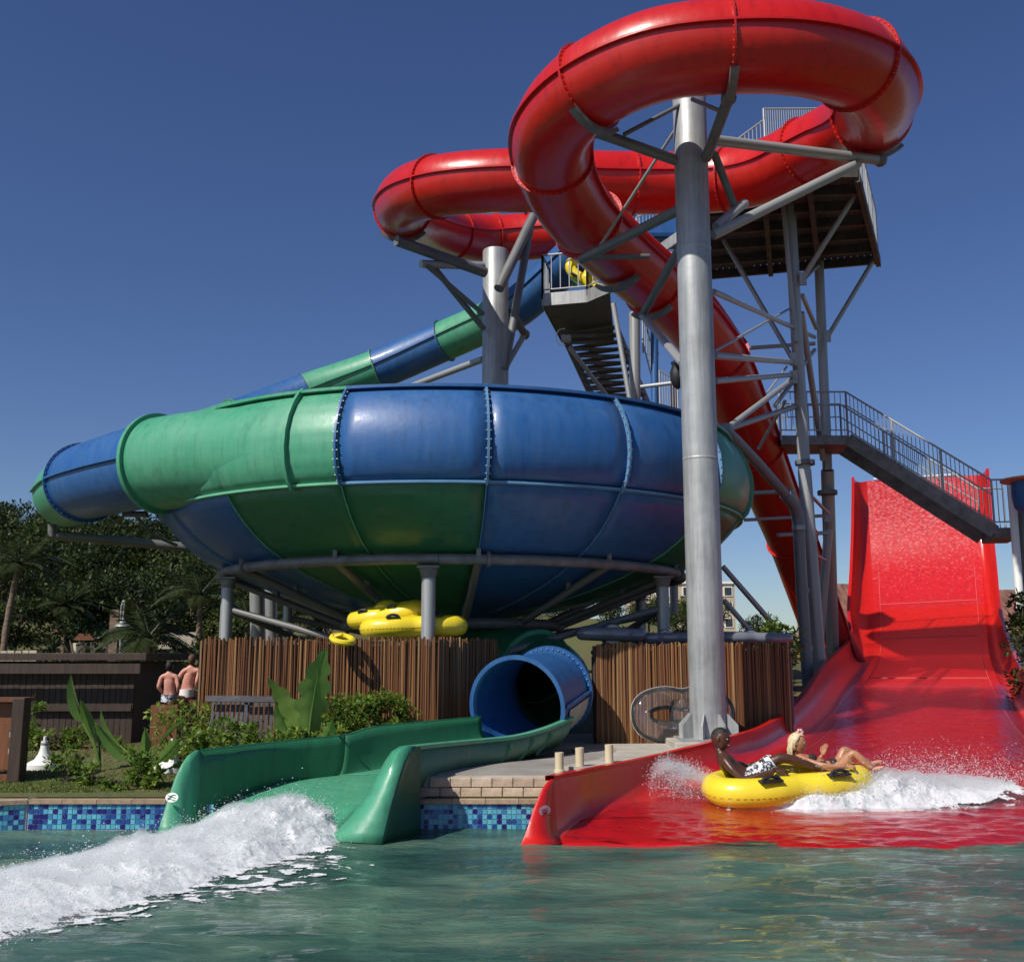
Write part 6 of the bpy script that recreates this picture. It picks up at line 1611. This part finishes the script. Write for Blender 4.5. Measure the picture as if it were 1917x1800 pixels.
def mist(root, vs, nu, nv, lift, dens, col, shrink=.86):
    """closed body of fine spray hugging the foam; an even, thin white scattering volume"""
    m = bpy.data.materials.new('spray_mist'); m.use_nodes = True; nt = m.node_tree; nt.nodes.remove(nt.nodes['Principled BSDF'])
    pv = nt.nodes.new('ShaderNodeVolumePrincipled'); pv.inputs['Density'].default_value = dens; pv.inputs['Color'].default_value = (*col, 1); pv.inputs['Anisotropy'].default_value = .2
    nt.links.new(pv.outputs[0], nt.nodes['Material Output'].inputs['Volume'])
    st = 5; I = list(range(0, nu + 1, st)); Jn = list(range(0, nv + 1, st)); top, bot = [], []
    for i in I:
        rt, rb = [], []
        for j in Jn:
            p = V(vs[i * (nv + 1) + j]); e = min(1, 6 * min(i / nu, 1 - i / nu) + .02) * min(1, 3.2 * min(j / nv, 1 - j / nv) + .02)
            n = .5 + .9 * abs(fbm(V((p.x * 5, p.y * 5, 9)), 4))
            rt.append(p + V((0, 0, lift * e * n + .002))); rb.append(p - V((0, 0, .02)))
        top.append(rt); bot.append(rb)
    mb = MB(); a, b = len(I), len(Jn); mb.v = [tuple(p) for r in top for p in r] + [tuple(p) for r in bot for p in r]; o = a * b
    q = lambda i, j: i * b + j
    for i in range(a - 1):
        for j in range(b - 1):
            mb.f.append((q(i, j), q(i, j + 1), q(i + 1, j + 1), q(i + 1, j))); mb.f.append((o + q(i, j), o + q(i + 1, j), o + q(i + 1, j + 1), o + q(i, j + 1)))
    for i in range(a - 1):
        mb.f.append((q(i, 0), q(i + 1, 0), o + q(i + 1, 0), o + q(i, 0))); mb.f.append((q(i, b - 1), o + q(i, b - 1), o + q(i + 1, b - 1), q(i + 1, b - 1)))
    for j in range(b - 1):
        mb.f.append((q(0, j), o + q(0, j), o + q(0, j + 1), q(0, j + 1))); mb.f.append((q(a - 1, j), q(a - 1, j + 1), o + q(a - 1, j + 1), o + q(a - 1, j)))
    o_ = mb.build('mist', m, root, kind='stuff'); return o_
# 1. churned water where the green slide pours into the pool
A0, A1 = PZ(618, 1548, 0), PZ(-260, 1765, 0)          # axis of the outrush
def ax(u): return A0.lerp(A1, u) + V((0, .12 * math.sin(u * 2.4), 0))
dirn = (A1 - A0).normalized(); nrm_ = V((dirn.y, -dirn.x, 0))
if nrm_.y < 0: nrm_ = -nrm_
def gb(u, v):
    w = pl(u, [(0, .35), (.08, .62), (.2, .82), (.5, .95), (1, 1.1)]); s = (v - .45) * 2
    return ax(u) + nrm_ * (s * w * (1.0 if s > 0 else 1.15))
def gh(u, v, p):
    s = abs(v - .5) * 2; e = max(0, 1 - s ** (1.5 if v < .5 else 2.2)); H = pl(u, [(0, .08), (.05, .20), (.14, .31), (.22, .28), (.32, .18), (.5, .12), (.75, .11), (1, .09)])
    return H * e ** .8 + .004
def gd(u, v, p):
    s = abs(v - .5) * 2; d = 1.3 - 1.15 * max(0, s - .5) / .5
    if v < .25: d -= .25 * (1 - v / .25)
    return d * pl(u, [(0, .55), (.05, 1), (1, 1)])
random.seed(21)
gr, gvs, gdn = heap('white_water', gb, 420, 150, gh, gd, 'big tumbling mass of white water pouring from the green slide', 'splash', seed=1, turb=.045)
def gen1():
    u = random.random() ** 1.1; v = .5 + random.gauss(0, .22); v = min(.98, max(.02, v)); i = int(u * 420); j = int(v * 150); p = V(gvs[i * 151 + j])
    return p + V((random.gauss(0, .05), random.gauss(0, .05), abs(random.gauss(0, .028)) + (abs(random.gauss(0, .09)) if random.random() < .10 else 0))), 1.0
droplets(gr, gen1, 52000, rmin=.0016, rmax=.0062, seed=5)
mist(gr, gvs, 420, 150, .11, 3.2, (.98, .99, 1))
# foam streaks drifting in front of it
def sb_(u, v): return PZ(lerp(700, -60, u), lerp(1560, 1700, u) + lerp(-30, 75, v), 0.012)
def shh(u, v, p): return .0025
def sdd(u, v, p): return .66 - .5 * max(0, 1 - u / .22) - .45 * v - .12 * abs(u - .55) + .25 * fbm(V((p.x * 1.1, p.y * 3.5, 5)), 4)
heap('foam_streaks', sb_, 420, 170, shh, sdd, 'thin streaks of drifting foam on the pool in front of the white water', 'foam', seed=2, turb=0)
# 2. splash round the raft on the red slide
def wb(u, v):
    x = lerp(1345, 1905, u); y = pl(u, [(0, 1506), (.2, 1504), (.5, 1496), (1, 1470)]) ; Y = pl(u, [(0, 11.98), (.35, 11.95), (.6, 12.2), (1, 12.6)])
    b = PN(x, y, Y); return V((b.x, b.y + (v - .35) * pl(u, [(0, .22), (.2, .35), (.45, .7), (.6, 1.1), (1, 1.4)]), b.z - .02 + (v - .35) * .06))
def wh(u, v, p):
    e = max(0, 1 - abs((v - .5) * 2) ** 2); return pl(u, [(0, .015), (.08, .03), (.16, .08), (.3, .10), (.42, .10), (.5, .14), (.58, .20), (.66, .15), (.8, .06), (1, .02)]) * e + .003
def wd_(u, v, p): return pl(u, [(0, .5), (.15, .85), (.5, .85), (.66, .60), (.8, .36), (1, .28)]) - .55 * max(0, abs(v - .5) * 2 - .45)
wr, wvs, wdn = heap('raft_splash', wb, 260, 90, wh, wd_, 'white bow wave and spray thrown up to the right of the raft', 'splash', seed=4, turb=.06)
def gen2():
    u = min(.99, max(0.02, random.gauss(.6, .22))); v = min(.98, max(.02, random.gauss(.5, .2))); p = V(wvs[int(u * 260) * 91 + int(v * 90)])
    far = random.random() < .42
    return p + V((random.gauss(0, .05) + (random.uniform(0, .9) if far else 0), random.gauss(0, .06), abs(random.gauss(0, .03)) + (abs(random.gauss(0, .17)) if far else 0))), (.8 if far else 1.0)
droplets(wr, gen2, 22000, rmin=.0018, rmax=.0075, seed=8)
mist(wr, wvs, 260, 90, .15, 2.2, (1, .98, .98))
# 3. splash behind the man
def lb(u, v):
    b = PN(lerp(1215, 1350, u), lerp(1480, 1492, u), lerp(12.75, 12.15, u)); return V((b.x, b.y + (v - .3) * .5, b.z + .01))
def lh(u, v, p):
    e = max(0, 1 - abs((v - .5) * 2) ** 2); return pl(u, [(0, .05), (.25, .28), (.5, .28), (.8, .14), (1, .06)]) * e
def ld(u, v, p): return pl(u, [(0, .1), (.2, .05), (.6, .1), (1, .45)]) - .35 * max(0, abs(v - .5) * 2 - .4)
lr, lvs, ldn = heap('wake_splash', lb, 110, 60, lh, ld, 'spray hitting the red side wall behind the man', 'splash', seed=6, turb=.07)
def gen3():
    u = min(.99, max(0.01, random.gauss(.45, .25))); v = min(.98, max(.02, random.gauss(.5, .25))); p = V(lvs[int(u * 110) * 61 + int(v * 60)])
    return p + V((random.gauss(0, .06), random.gauss(0, .05), abs(random.gauss(0, .07)))), .9
droplets(lr, gen3, 12000, rmin=.0018, rmax=.0065, seed=12)
mist(lr, lvs, 110, 60, .10, 3, (1, .98, .98))
